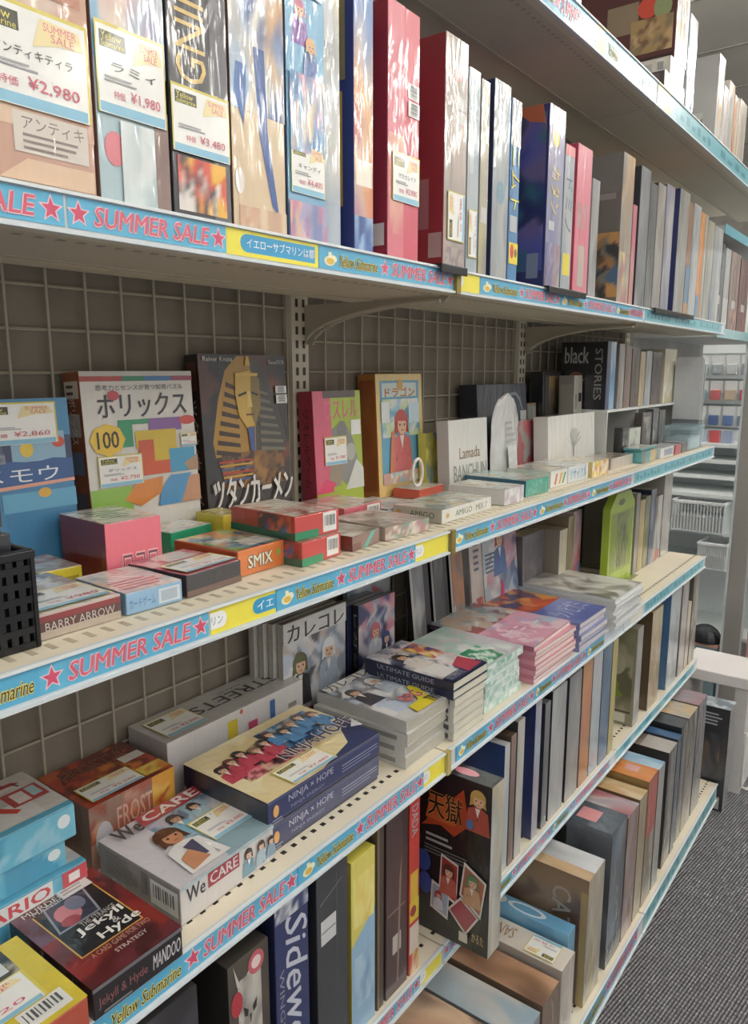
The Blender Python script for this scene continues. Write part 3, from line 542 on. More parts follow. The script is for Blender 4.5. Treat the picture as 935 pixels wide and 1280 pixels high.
back('black box with a golden striped pharaoh mask and white block title', -.285, .785, .976, .281, .032, {'all': '#2a2628', 'side': '#1c1a1e', 'front': '#35302e'},
     {'front@0,.13,1,1': [('g', 0, .2, 1, 1, ['#2a2a2e', '#34302e', '#8c3a24', '#222226', '#5a3228', '#2c3034'], {'cells': 12}), ('p', [(.42, .99), (.56, .99), (.60, .93), (.62, .60), (.60, .34), (.12, .34), (.10, .44), (.18, .70), (.28, .90)], '#b88628'),
                ('p', [(.56, .99), (.70, .93), (.84, .74), (.96, .46), (.96, .34), (.58, .34), (.60, .60)], '#44423c'), ('g', .18, .12, .92, .36, ['#8a5a24', '#5a3c20', '#a8742c', '#3a2c22', '#6c4a24'], {'cells': 22})] +
               [('p', [(.125 + .022*i, .36 + .062*i), (.40, .33 + .062*i), (.40, .355 + .062*i), (.13 + .022*i, .39 + .062*i)], '#3a2412') for i in range(8)] +
               [('p', [(.64, .36 + .055*i), (.95 - .028*i, .34 + .055*i), (.95 - .028*i, .36 + .055*i), (.64, .385 + .055*i)], '#767058') for i in range(8)] +
               [('r', .14 + .01*i, .30 - .025*i, .52, .312 - .025*i, ['#c83428', '#d8a434', '#3c5a94'][i % 3]) for i in range(6)] +
               [('p', [(.38, .88), (.56, .90), (.66, .84), (.66, .64), (.58, .53), (.48, .52), (.40, .60), (.37, .74)], '#d8ac40'), ('p', [(.56, .90), (.66, .84), (.66, .64), (.58, .53), (.54, .60)], '#8c7434'), ('p', [(.40, .74), (.50, .76), (.50, .745), (.41, .725)], '#1c1814'), ('p', [(.55, .76), (.64, .74), (.63, .727), (.56, .745)], '#1c1814'), ('p', [(.51, .76), (.545, .76), (.56, .655), (.50, .655)], '#ecc860'), ('r', .48, .60, .58, .612, '#7a4420'), ('p', [(.49, .52), (.57, .52), (.56, .36), (.51, .36)], '#3a5aa4'), ('p', [(.50, .93), (.56, .93), (.545, .99), (.515, .99)], '#d8b040'), ('r', .38, .86, .64, .88, '#e0b848'),
                ('t', 'Reiner Knizia', .04, .955, .36, .985, '#d8d4cc'), ('t', 'GameDECK', .78, .94, .98, .965, '#d8d4cc'), ('b', .85, .74, .99, .79, {'horizontal': True}), ('b', .85, .67, .99, .73, {'horizontal': True}),
                ('t', 'ツタンカーメン', .05, .0, .99, .20, '#e4e2dc', {'bold': .09})],
      'side': [('r', .15, .8, .85, .96, '#5a2e24'), ('t', 'ツタンカーメン', .25, .05, .75, .75, '#a8a4a0', -90)]})
back('pink and lime box with a cow figure and a price tag at the back', -.272, 1.029, 1.168, .219, .036, {'all': '#d8486a', 'side': '#a83048', 'front': '#a8c030'},
     {'front@0,.15,1,1': [('r', 0, 0, .35, 1, '#e05878'), ('r', .2, .93, .88, 1, '#5a4a44'), ('t', 'ワスレル', .22, .72, .92, .90, '#e86888', {'bold': .02}), ('p', [(.35, .62), (.62, .70), (.80, .50), (.96, .12), (.60, .05), (.40, .2)], '#8c8c86'), ('e', .56, .58, .10, .12, '#7a7a78'), ('e', .74, .38, .10, .09, '#b4b4ae'), ('p', [(.25, .05), (.5, .05), (.55, .28), (.3, .32)], '#9a8a72'), ('r', .76, .55, .97, .70, '#eef0ee'), ('p', [(.6, .0), (1, .0), (1, .2), (.85, .3)], '#d8dcd4'), ('p', [(.0, 0), (.3, 0), (.4, .08), (.2, .14)], '#e8386a')],
      'side': [('t', 'ワスレルゲーム', .3, .2, .7, .85, '#2c2026', -90)]}, [('front@0,.15,1,1', .18, .27, .64, .55, '1,980', '')])
back('tall gold framed box with a red haired girl on a blue ground', -.275, 1.223, 1.389, .249, .045, {'all': '#d89c3c', 'side': '#b06c24', 'front': '#e8c878'},
     {'front@0,.06,1,1': [('r', .08, .04, .92, .94, '#5aa4c8'), ('r', .12, .80, .86, .92, '#c8d8d4'), ('t', 'ドラゴン', .18, .80, .82, .88, '#b8402c', {'outline': '#e8b040'}), ('e', .5, .90, .06, .05, '#d8a030'), ('g', .1, .45, .9, .78, ['#5aa4c8', '#8ac4d8', '#c8d8a0', '#d8e0dc', '#4a94bc'], {'cells': 14}), ('f', .50, .14, .55, '#c03a30', '#d86a70'), ('p', [(.2, .06), (.28, .5), (.34, .5), (.32, .06)], '#d87a50'), ('r', .08, .58, .25, .76, '#e0e6e8'), ('r', .66, .56, .90, .74, '#c0dce8'), ('g', .08, .04, .92, .14, ['#e8e0c8', '#d8a8a0', '#9ac4d0'], {})],
      'side': [('g', .1, .05, .9, .95, ['#b06c24', '#8c4a1c', '#c8842c', '#9c5820'], {'cells': 12}), ('t', 'ドラゴン', .2, .86, .85, .94, '#c8402c')]})
back('small yellow box with blue leaf patterns beside the gold framed one', -.25, 1.360, 1.444, .124, .02, {'all': '#d8cc3c'}, {'front': [('g', 0, 0, 1, 1, ['#e0d43c', '#d8cc50', '#6a94b8', '#e8e070', '#a8a858'], {'cells': 22})]})
back('white card box lettered in brown and grey behind the flat boxes', -.20, 1.372, 1.540, .152, .03, {'all': '#d4d4ce', 'side': '#b8b8b4'}, {'front': [('t', 'Lamada', .25, .44, .78, .60, '#8a6a4a', {'bold': .02}), ('t', 'BANCHUN', .10, .12, .95, .36, '#8a8c88', {'bold': .02}), ('g', .05, .0, .95, .08, ['#d4d4ce', '#b8bcb8', '#d8d8d4'], {})]})
back('dark navy box with a pale circle print behind the silver pouch', -.268, 1.618, 1.884, .222, .05, {'all': '#2c3648', 'side': '#20283a'}, {'front': [('e', .72, .55, .22, .36, '#7a8698'), ('e', .72, .55, .19, .32, '#2c3648'), ('g', .62, .15, .9, .45, ['#5a6678', '#2c3648', '#8a94a4'], {}), ('r', .86, .55, .99, .68, '#c8d0d4')]})
# the pouch
po = empty('snack_pouch', (-.2, 1.615, ZC), 0)
tag(po, 'rounded silver white pouch standing in front of the navy box', 'pouch')
m = MB(); NU, NV = 12, 14
for j in range(NV):
    for i in range(NU):
        def q(a, b):
            v = b / NV; half = .068 * min(1, math.sqrt(max(0, 1 - max(0, (v - .55) / .45) ** 2)) + .03); u = -1 + 2 * a / NU
            return (.022 * (1 - u * u) * (1 - .6 * v) + .001 * math.sin(a * 3 + b), u * half, .205 * v)
        m.poly([q(i, j), q(i + 1, j), q(i + 1, j + 1), q(i, j + 1)], '#c4c6c6'); m.poly([(-p[0], p[1], p[2]) for p in (q(i, j), q(i, j + 1), q(i + 1, j + 1), q(i + 1, j))], '#a4a6a8')
m.build('pouch_body', 'wrap', po)
m = MB(); pg = Page(m, (np.array((.026, -.03, .03)), np.array((0, .055, 0)), np.array((-.012, 0, .12)), np.array((1., 0, 0))), random.Random(2)); pg.lines(.1, .5, .9, .95, 4, '#a0a4a4'); pg.art(.1, 0, .9, .45, ['#d0d2d0', '#b8babc', '#c8ccca']); m.build('front_print', 'card', po)
back('small brown framed picture box on top level behind the red one', -.275, 1.905, 1.960, .168, .03, {'all': '#8c7a60'}, {'front': [('g', .08, .05, .92, .95, ['#b0a890', '#8a9a98', '#c4c0b0', '#7a7468'], {'cells': 10}), ('r', .3, .4, .6, .6, '#d0ccc0')]})
back('dull red picture box with a pale swirl beside the white tree box', -.2, 1.692, 1.868, .133, .04, {'all': '#b4a898', 'side': '#9c8c7c'}, {'front': [('g', 0, 0, .92, 1, ['#b05058', '#983c44', '#b4a8a4', '#8c8a88', '#a84850'], {'cells': 14})]})
back('white box printed with a grey bare tree', -.15, 1.760, 2.068, .143, .04, {'all': '#d4d4ce', 'top': '#c4c0b4'}, {'front': [('p', [(.50, .18), (.53, .18), (.53, .5), (.50, .5)], '#8a8c8a')] + [('p', [(.51, .4), (.53, .4), (.53 + .16 * math.sin(a), .45 + .3 * math.cos(a)), (.52 + .15 * math.sin(a), .46 + .3 * math.cos(a))], '#9a9c9a') for a in (-1.2, -.8, -.4, 0, .4, .8, 1.2)] + [('e', .52, .62, .08, .12, '#b4b6b2')]})
back('tall black picture box with a gold figure behind the tree box', -.26, 1.965, 2.085, .252, .04, {'all': '#1e2028'}, {'front': [('r', .1, .02, 1, .96, '#4a4644'), ('g', .3, .05, 1, .95, ['#5a544c', '#8a744c', '#3c3a3c', '#6a6458', '#a08858'], {'cells': 14})]}, tilt=-.03)
back('tall grey beige box with small black squares', -.20, 2.030, 2.088, .242, .045, {'all': '#b4b0a6', 'side': '#8a867e'}, {'side': [('r', .1, .1, .9, .9, '#9a968c')], 'front': [('r', .55, .70, .9, .80, '#2c2a2a'), ('r', .1, .62, .35, .78, '#8c8880')]}, tilt=-.02)
# display riser and the rows on it at the far end
rs = empty('display_riser', (-.15, 2.093, ZC)); tag(rs, 'small white display riser at the far end of the third shelf', 'riser')
MB().box((-.15, 0, .14), (.02, .69, .147), '#c8ccca').build('riser_top', 'white', rs)
for y in (.0, .26, .685): MB().box((-.15, y, .0005), (.02, y + .005, .14), '#c0c4c2').build('riser_side', 'white', rs)
RZ = ZC + .1475
G3r = 'boxes along the display riser'
rowbox('game_box', 'blue spined box with a grey lettered black side, on the riser', RZ, 2.096, 2.165, .187, -.14, .135, {'all': '#3c6ca0', 'side': '#1a1a20'}, {'side': [('t', 'black', .08, .68, .60, .92, '#a8a8a4', {'bold': .04}), ('t', 'STORIES', .74, .15, .90, .90, '#8a8a88', -90, {'bold': .03}), ('e', .35, .50, .14, .06, '#8c4a3c'), ('p', [(.25, .42), (.55, .46), (.4, .30)], '#7a6a5c')], 'front': [('r', 0, 0, .4, 1, '#1c3a6a'), ('g', .4, 0, 1, 1, ['#6aa4d0', '#c8dce8', '#3c7ab4'], {})]}, group=G3r)
for i, (y0, y1, h, cs, lab) in enumerate([
  (2.19, 2.24, .183, ['#8a8680', '#6a625c', '#a4a09a'], 'grey brown spine on the riser, next to the blue spined box'),
  (2.245, 2.30, .18, ['#7a6a60', '#8a4a34', '#5a524c'], 'brown spine on the riser, third'), (2.305, 2.375, .172, ['#4a3c30', '#6a4a34', '#3a3430'], 'dark brown spine on the riser, fourth'),
  (2.38, 2.43, .165, ['#b8a070', '#c8b890', '#8a7450'], 'tan spine on the riser, fifth'), (2.435, 2.495, .168, ['#6a8aa4', '#c8ccc8', '#a89888'], 'pale blue grey spine on the riser, sixth'),
  (2.50, 2.60, .165, ['#3a3230', '#4a403c', '#5a4438'], 'near black spine on the riser, seventh'), (2.63, 2.765, .178, ['#d8d0b0', '#e8e4d8', '#c8b87a'], 'shiny white and gold spine, rightmost on the riser')]):
    rowbox('game_box', lab, RZ, y0, y1, h, -.14, .135, {'all': cs[0]}, {'front': [('g', 0, 0, 1, 1, cs, {'cells': 8})]}, group=G3r)
for lab, y0, y1, h, cs in [('black box with a pale edge standing below the riser front', 2.14, 2.19, .095, '#1e1e22'), ('white and yellow green card box below the riser', 2.20, 2.30, .090, '#b8c0b4'), ('dark brown jar box below the riser', 2.31, 2.40, .13, '#4a403c'), ('charcoal box upright beside the jar box', 2.41, 2.47, .138, '#3c4046'), ('black and grey capped box right of the upright charcoal one', 2.475, 2.54, .13, '#44403e')]:
    rowbox('game_box', lab, ZC + .0005, y0, y1, h, -.10, .025, {'all': cs}, {'front': [('g', .1, .1, .9, .9, [cs, '#8a8a80', cs, '#c8c070' if 'yellow' in lab else '#5a5450'], {'cells': 6})]}, group='small boxes below the riser')
G3c = 'pale cards hanging beyond the riser'
pc = empty('card_rack', (-.075, 2.735, ZC)); tag(pc, 'wire rack of leaning grey cards past the shiny gold spine', 'card rack')
for i in range(5): MB().box((-.06, .003 + i * .009, .09), (.03, .007 + i * .009, .30 - .008 * i), ['#b8bcc0', '#8a9298', '#d0d4d4', '#5a6a74', '#a8b0a4'][i]).build('card', 'film', pc)
MB().box((-.06, 0, .0), (.03, .05, .088), '#6a7278').build('rack_body', 'wire', pc)

# ---------------------------------------------------------------- third shelf, boxes lying flat
G3 = 'flat boxes along the front of the third shelf'
WHITE = ['#e8e6e0', '#d8dcdc', '#e4e0d4', '#c8d4dc']
def flat(lab, x, y, d, w, h, cols, art=None, rot=0, z=ZC, group=G3, name='game_box', **k):
    return box_thing(name, lab, k.pop('cat', 'game box'), (x, y, z + .0004), (d, w, h), cols, art, R(rot), group, k.pop('mat', 'wrap'), k.pop('tags', None), **k)
# black mesh basket with black boxes in it
bk = empty('mesh_basket', (-.14, .2395, ZC + .0004)); tag(bk, 'black woven plastic basket at the left end of the third shelf', 'basket')
def basket_walls(L, Wd, H, bar, col, nx, nz, mat, parent, name):
    m = MB()
    for s in (-1, 1):
        for i in range(nx + 1):
            y = -Wd/2 + Wd * i / nx; m.box((s*L/2 - .0015, y - bar/2, 0), (s*L/2 + .0015, y + bar/2, H), col)
        for i in range(nx + 1):
            x = -L/2 + L * i / nx; m.box((x - bar/2, s*Wd/2 - .0015, 0), (x + bar/2, s*Wd/2 + .0015, H), col)
        for j in range(nz + 1):
            z = H * j / nz; m.box((s*L/2 - .0022, -Wd/2, z - bar/2 + bar/2), (s*L/2 + .0022, Wd/2, z + bar/2 + bar/2), col); m.box((-L/2, s*Wd/2 - .0022, z), (L/2, s*Wd/2 + .0022, z + bar), col)
    return m.build(name, mat, parent)
basket_walls(.20, .235, .088, .0066, '#15161a', 22, 6, 'black', bk, 'woven_wall')
MB().box((-.1, -.1175, 0), (.1, .1175, .003), '#101114').build('basket_floor', 'black', bk)
m = MB()
for s in (-1, 1):
    m.box((s*.1 - .004, -.121, .086), (s*.1 + .004, .121, .094), '#1c1d22'); m.box((-.1, s*.1175 - .004, .086), (.1, s*.1175 + .004, .094), '#1c1d22')
m.build('rim', 'black', bk, bevel=.001)
flat('charcoal box with a pale line filling the black basket, lower one', -.055, .148, .17, .20, .105, '#2c2e34', {'front': [('r', .55, .86, .93, .89, '#a8a8a8')], 'top': [('r', .6, .1, .95, .3, '#8a8c90')]}, z=ZC + .004, group='charcoal boxes in the black basket')
flat('charcoal box on top in the black basket', -.07, .150, .14, .205, .028, '#33353c', {'front': [('r', .6, .35, .95, .5, '#b4b4b4')]}, rot=3, z=ZC + .1100, group='charcoal boxes in the black basket')
flat('red cube box with a bright pink front and outlined square letters', -.155, .512, .105, .078, .078, {'all': '#8c2420', 'front': '#e4687a', 'side': '#8a2420', 'top': '#c8b8a8'}, {'front': [('t', 'ロコロ', .28, .12, .90, .46, '#6a3a44', {'outline': '#f0b0b4', 'ow': .06})], 'top': [('g', 0, 0, 1, 1, ['#c8c0b4', '#e0d8c8', '#b4b0a0', '#d87a80', '#e8e4dc'], {'cells': 10}), ('r', .2, .15, .85, .85, '#c8ccc0'), ('l', .25, .2, .8, .8, 5, '#8a9088')]}, rot=-3)
flat('yellow edged card box beside the black basket', -.19, .447, .10, .052, .027, {'all': '#e0cc28', 'top': '#c8bcac'}, {'front': [('r', .08, .15, .5, .7, '#7a6a20'), ('t', 'タブ', .12, .2, .46, .65, '#e8e0b0'), ('r', .55, .3, .9, .6, '#a8961c')], 'top': [('g', .05, .05, .95, .95, WHITE + ['#c87a7a', '#a8a49c'], {'cells': 12})]}, rot=-4)
flat('low box with a dark red stripe and price card next to the basket', -.050, .366, .14, .090, .026, {'all': '#6a4038', 'side': '#54302c', 'top': '#dcdcd8'}, {'front': [('r', 0, 0, 1, .30, '#b4a494'), ('r', 0, .30, 1, .68, '#5a3834'), ('r', 0, .66, 1, .9, '#8c2c30'), ('r', 0, .9, 1, 1, '#c0a8a4'), ('t', 'BARRY ARROW', .06, .28, .92, .62, '#b8b0ac')], 'top': [('g', 0, .35, 1, 1, ['#e4e4e0', '#c8a890', '#8a9cb4', '#b8a8a0', '#d8dce0'], {'cells': 12})]}, tags=[('top', .03, .03, .95, .50, '980', '')])
flat('light blue edged white card box in the front row', -.048, .462, .10, .072, .024, {'all': '#86b4d8', 'top': '#e0dcd8'}, {'front': [('t', 'カードゲーム', .05, .25, .5, .7, '#4a6ab0'), ('r', .56, .15, .95, .85, '#c8d8e4'), ('r', .6, .25, .9, .75, '#a8b8c8')], 'top': [('g', 0, 0, 1, 1, WHITE + ['#e0a8a0', '#e8c8b0', '#f0e8e0'], {'cells': 12}), ('l', .1, .1, .9, .5, 4, '#d07a84')]}, rot=-2)
flat('charcoal box with a pink and white top and price card', -.047, .542, .100, .090, .027, {'all': '#34343a', 'side': '#3a2426', 'top': '#c46a78'}, {'front': [('r', 0, .0, 1, .28, '#6a5048')], 'top': [('g', 0, .35, 1, 1, ['#d0506a', '#e09aa4', '#dccdc8', '#b8405a'], {'cells': 12}), ('r', .35, .62, .85, .95, '#d8cfc4')]}, rot=4, tags=[('top', .05, .04, .98, .52, '1,540', '')])
flat('emerald green edged box with a white top', -.213, .652, .06, .082, .036, {'all': '#149a6c', 'top': '#d0d4cc'}, {'top': [('g', .04, .04, .96, .96, WHITE + ['#b8c4bc', '#c8b8a4'], {'cells': 10})]}, rot=6)
flat('yellow box tucked behind the emerald green one', -.21, .745, .06, .045, .046, {'all': '#e0cc34', 'top': '#d8c460'}, {'top': [('g', .04, .04, .96, .96, ['#d8c850', '#e8dc80', '#c8b848'], {})]}, rot=0)
flat('orange box with short white title and a busy blue and green top', -.063, .636, .118, .086, .034, {'all': '#d8702c', 'side': '#b84a20', 'top': '#c86a3c'}, {'front': [('t', 'SMIX', .20, .25, .72, .72, '#d8e4d0', {'outline': '#8a5a3a', 'ow': .05, 'bold': .03}), ('e', .86, .6, .05, .12, '#7aa83c')], 'top': [('g', .03, .03, .97, .97, ['#5a9ab8', '#78a848', '#d8843c', '#e4e0d8', '#3a78a8', '#e8c850'], {'cells': 18}), ('r', .45, .1, .95, .40, '#e8e4de')]}, rot=2)
for q, (z, r, dx) in enumerate(((0, 3, .0), (.0335, -3, -.012))):
    t = flat('red wrapped card box with a green base, %s of its stack of two' % ('lower one' if q == 0 else 'upper one'), -.035 + dx, .724, .130, .086, .0325, {'all': '#cc3a34', 'side': '#b03428', 'top': '#b84838'},
      {'front': [('r', 0, 0, .52, .34, '#14905c'), ('b', .62, .12, .93, .95)], 'side': [('r', 0, 0, 1, .32, '#0f5c44'), ('g', .45, .3, .95, .98, ['#a83428', '#2c5a94', '#4a3a3c', '#c0582c'], {'cells': 10})], 'top': [('g', .02, .02, .98, .98, ['#d8d8cc', '#b84838', '#e0dcc8', '#d89a88', '#c8c4b4'], {'cells': 12})]}, rot=r, z=ZC + z, group='red and green boxes in a stack of two')
flat('thin pink red edged flat box with a pale top behind the red stack', -.160, .966, .105, .105, .030, {'all': '#c85560', 'side': '#b83844', 'top': '#c8b8a8'}, {'front': [('b', .6, .1, .95, .9)], 'top': [('g', .03, .03, .97, .97, ['#c8bcac', '#d8d0c4', '#b8a894', '#d88a84'], {'cells': 10})]}, rot=0)
flat('clear wrapped brown box with a teal stripe at the shelf edge', -.036, .832, .12, .075, .022, {'all': '#8c6a60', 'side': '#7c3c34', 'top': '#b4aca0'}, {'front': [('p', [(.35, 0), (.52, 0), (.85, 1), (.68, 1)], '#5ab0a4'), ('r', 0, 0, .3, .5, '#7a4a40')], 'top': [('g', 0, 0, 1, 1, ['#b8b0a4', '#a09488', '#d0ccc0'], {})]}, rot=5)
flat('clear wrapped box printed with small pink and green patterns', -.038, .915, .12, .11, .021, {'all': '#b0a094', 'top': '#b8b0a4'}, {'front': [('g', 0, 0, 1, 1, ['#c8bcb0', '#b87a84', '#7a9a84', '#d8ccc0', '#a88a7c'], {'cells': 20})], 'top': [('g', 0, 0, 1, 1, ['#b8b0a4', '#a4988c', '#c8c4b8'], {})]}, rot=-4)
flat('small blue edged white box behind the pale patterned wrap', -.145, 1.070, .10, .10, .015, {'all': '#4a6a9c', 'top': '#c0ccd0', 'front': '#c8ccd0'}, {'side': [('r', .5, 0, 1, 1, '#2c4a8c')], 'top': [('g', 0, 0, 1, 1, ['#c8d0d0', '#8aa8b8', '#d8d8cc', '#b0a890'], {'cells': 12})]}, rot=3)
flat('white box with green grey letters along both edges', -.038, 1.078, .10, .18, .024, {'all': '#d8d8d0', 'side': '#a8a498', 'top': '#d0d0c4'}, {'front': [('t', 'AMIGO', .25, .28, .58, .72, '#7a8878', {'bold': .03}), ('t', 'MIX 7', .66, .28, .90, .72, '#8a9488', {'bold': .03}), ('e', .1, .5, .03, .2, '#c8a860')], 'side': [('t', 'AMIGO', .35, .3, .85, .75, '#54604c', {'bold': .03}), ('e', .12, .5, .06, .22, '#b88a3c')], 'top': [('g', 0, 0, 1, 1, ['#d8d8cc', '#b8c0b0', '#c4b48a', '#e0dcd0', '#9aa8a4'], {'cells': 14})]}, rot=1)
flat('white wrapped box with faint violet print between the lettered and the teal box', -.035, 1.300, .125, .085, .031, {'all': '#cfd0d0', 'top': '#d0d0c8'}, {'front': [('g', 0, 0, 1, 1, ['#d0d0d0', '#b4a8b8', '#e0e0de'], {})], 'top': [('g', 0, 0, 1, 1, ['#d4d4cc', '#c0c4c0', '#d0b890', '#e0e0d8'], {'cells': 10})]}, rot=1)
flat('flat white box with a bright orange red rim', -.205, 1.262, .062, .10, .020, {'all': '#cc4a34', 'top': '#dcd8cc'}, {'top': [('r', .03, .05, .97, .95, '#d4d0c4'), ('g', .05, .1, .95, .9, ['#dcd8cc', '#c8c4b8', '#d0c8b0'], {})]}, rot=3)
m = MB(); m.tube([(0, .018 * math.cos(a), .028 + .028 * math.sin(a)) for a in [2 * math.pi * i / 20 for i in range(21)]], .0032, '#e4e4de', 8, False)
tag(m.build('card_ring', 'white', loc=(-.235, 1.30, ZC + .0215)), 'small white oval ring standing on the red rimmed box', 'ring')
flat('teal green wrapped box with a pale see through top', -.046, 1.415, .150, .10, .034, {'all': '#2a9a84', 'side': '#1c5a78', 'top': '#9cc0b8'}, {'front': [('g', .1, .1, .9, .9, ['#2a9a84', '#28947c', '#5ab09c'], {})], 'top': [('g', .02, .02, .98, .98, ['#a8c8c0', '#c8d4cc', '#8ab4b0', '#d0c8a8'], {'cells': 10})]}, rot=-3)
flat('white box with red green and orange strokes on its front', -.056, 1.560, .11, .085, .037, {'all': '#d8dad4', 'top': '#ccd0c4'}, {'front': [('p', [(.2, .15), (.3, .15), (.4, .8), (.3, .8)], '#d85a3c'), ('p', [(.45, .15), (.55, .15), (.7, .8), (.58, .8)], '#d89a34'), ('p', [(.65, .15), (.75, .15), (.9, .8), (.8, .8)], '#3a9a6c')], 'top': [('g', 0, 0, 1, 1, ['#d0d4cc', '#a8c0c0', '#d8c8a0', '#c8b8b0'], {'cells': 12})]}, rot=-2)
flat('white box with tall blue letters on its front', -.053, 1.650, .11, .115, .038, {'all': '#d4dce0', 'top': '#d0d0c4'}, {'front': [('t', 'リサイクル', .08, .18, .9, .82, '#4a9ac8', {'bold': .03})], 'top': [('g', 0, 0, 1, 1, ['#d8d4c4', '#c8c8b8', '#b8c8c8'], {'cells': 10})]}, rot=-1)
flat('small yellow and orange picture box right of the blue lettered one', -.045, 1.775, .09, .10, .038, {'all': '#d8c07a', 'top': '#d4ccb0'}, {'front': [('g', .0, 0, 1, 1, ['#d8b83c', '#d87a4c', '#e4d8a8', '#c89a5a', '#d8dcc8'], {'cells': 16})]}, rot=-2)
flat('brown tray box with a dark red brown rim', -.062, 1.92, .08, .20, .028, {'all': '#a89888', 'side': '#4a302a', 'top': '#b4a898'}, {'front': [('r', .0, .0, .14, 1, '#2a2224'), ('r', .2, 0, 1, 1, '#b8aca0')], 'top': [('r', .03, .03, .97, .97, '#a89c90')]}, rot=0)
flat('teal and yellow low box past the brown tray', -.04, 2.135, .05, .13, .032, {'all': '#4aa0a8', 'top': '#a8c0bc'}, {'front': [('r', 0, 0, .25, 1, '#5a6468'), ('r', .25, 0, .55, 1, '#2f8f9c'), ('r', .55, 0, .95, 1, '#c8b078')]})
flat('wide flat lid with a thin teal rim over the far boxes', -.042, 2.130, .05, .135, .008, {'all': '#3a8a90', 'top': '#c4c8c4'}, None, z=ZC + .0335)
flat('white box with grey lettering near the far end of the shelf', -.030, 2.275, .06, .13, .031, {'all': '#d0d4d4', 'top': '#c4c8c8'}, {'front': [('r', .25, .2, .9, .8, '#8a9ab0')]})
flat('small red fronted box at the far end', -.028, 2.415, .06, .065, .030, {'all': '#b8484c', 'top': '#c0c0c0'}, {'front': [('r', .1, .1, .9, .9, '#b04048')]})
flat('small charcoal fronted box next to the small red one', -.028, 2.487, .06, .06, .032, {'all': '#4a4446', 'top': '#b0b4b4'})
cp = empty('storage_case', (-.022, 2.555, ZC + .0005)); tag(cp, 'pale blue clear plastic storage case at the far end of the third shelf', 'plastic case')
MB().box((-.09, 0, 0), (0, .165, .065), '#a8c8d4').build('case_body', 'clear', cp, bevel=.003)
MB().box((-.093, -.003, .066), (.003, .168, .078), '#b4d4dc').build('case_lid', 'clear', cp, bevel=.002)
MB().box((-.08, .01, .002), (-.01, .155, .04), '#b8c8cc').build('contents', 'card', cp)

# ---------------------------------------------------------------- fourth shelf
ZD = .9535
G4 = 'boxes lying on the front of the fourth shelf'
def flatD(*a, **k): k.setdefault('z', ZD); k.setdefault('group', G4); return flat(*a, **k)
flatD('yellow edged box with price card cut by the lower left corner', .008, .13, .135, .222, .037, {'all': '#b84a34', 'top': '#d8c02c'},
      {'top': [('r', 0, 0, 1, 1, '#d8c02c'), ('r', .02, .28, .90, .98, '#8a8474'), ('g', .02, .5, .9, .98, ['#2c3040', '#b0a890', '#d8d4c8', '#6a6454', '#4a4438'], {'cells': 12}), ('r', .45, .68, .86, .95, '#dcdcdc'), ('b', .74, .05, .95, .24), ('l', .1, .05, .65, .22, 3, '#b8a84a')]}, tags=[('top', .12, .24, .90, .62, '1,320', '')], corner=.002)
flatD('dark red box with a gold framed black panel at the lower left', .006, .358, .170, .112, .037, {'all': '#201c20', 'top': '#6c1c20', 'front': '#201c22', 'side': '#18161a'},
      {'top': [('r', 0, 0, 1, 1, '#5c1a1e'), ('g', 0, 0, 1, 1, ['#7a1c1e', '#5c181c', '#8c2420', '#48161c', '#6a2430'], {'cells': 16}), ('g', 0, .55, .35, 1, ['#5a3a4c', '#4a2a34', '#6a4a5c', '#5a1c20'], {'cells': 6}),
               ('r', .155, .265, .845, .845, '#d0a040'), ('r', .17, .275, .83, .90, '#1e1c22'), ('p', [(.28, .86), (.74, .86), (.66, .56), (.20, .56)], '#8a8c98'), ('p', [(.30, .845), (.715, .845), (.64, .575), (.225, .575)], '#32364a'), ('e', .42, .70, .13, .10, '#c87078'), ('e', .55, .76, .10, .08, '#6a7088'), ('e', .38, .62, .10, .05, '#a83c44'),
               ('t', 'RAVENSBERG', .02, .93, .55, .97, '#b09890'), ('t', 'MURDER', .10, .87, .55, .92, '#d8d4d0'), ('t', 'MANSION', .18, .84, .62, .88, '#c8c4c0'), ('t', 'THE STRANGE', .40, .50, .78, .55, '#c8c0b8'), ('t', 'Jekyll', .30, .42, .80, .51, '#eceae4', {'bold': .04}), ('t', '&', .62, .37, .70, .43, '#d0ccc8'), ('t', 'Hyde', .42, .28, .86, .38, '#eceae4', {'bold': .04}), ('t', 'A CARD GAME FOR TWO', .22, .20, .86, .245, '#c8987c'), ('t', 'STRATEGY', .40, .13, .75, .165, '#d8ccc4'), ('r', .50, .84, .84, .985, '#d8d8d6'), ('l', .53, .86, .81, .97, 3, '#9a9a9c')],
       'front': [('t', 'Jekyll & Hyde', .05, .25, .58, .62, '#9a5a58'), ('t', 'MANDOO', .64, .25, .97, .72, '#d0d0d4', {'shear': .2, 'bold': .03}), ('r', 0, .88, 1, 1, '#6c6a70'), ('l', .1, .05, .5, .2, 1, '#7a7a80')]}, corner=.0015)
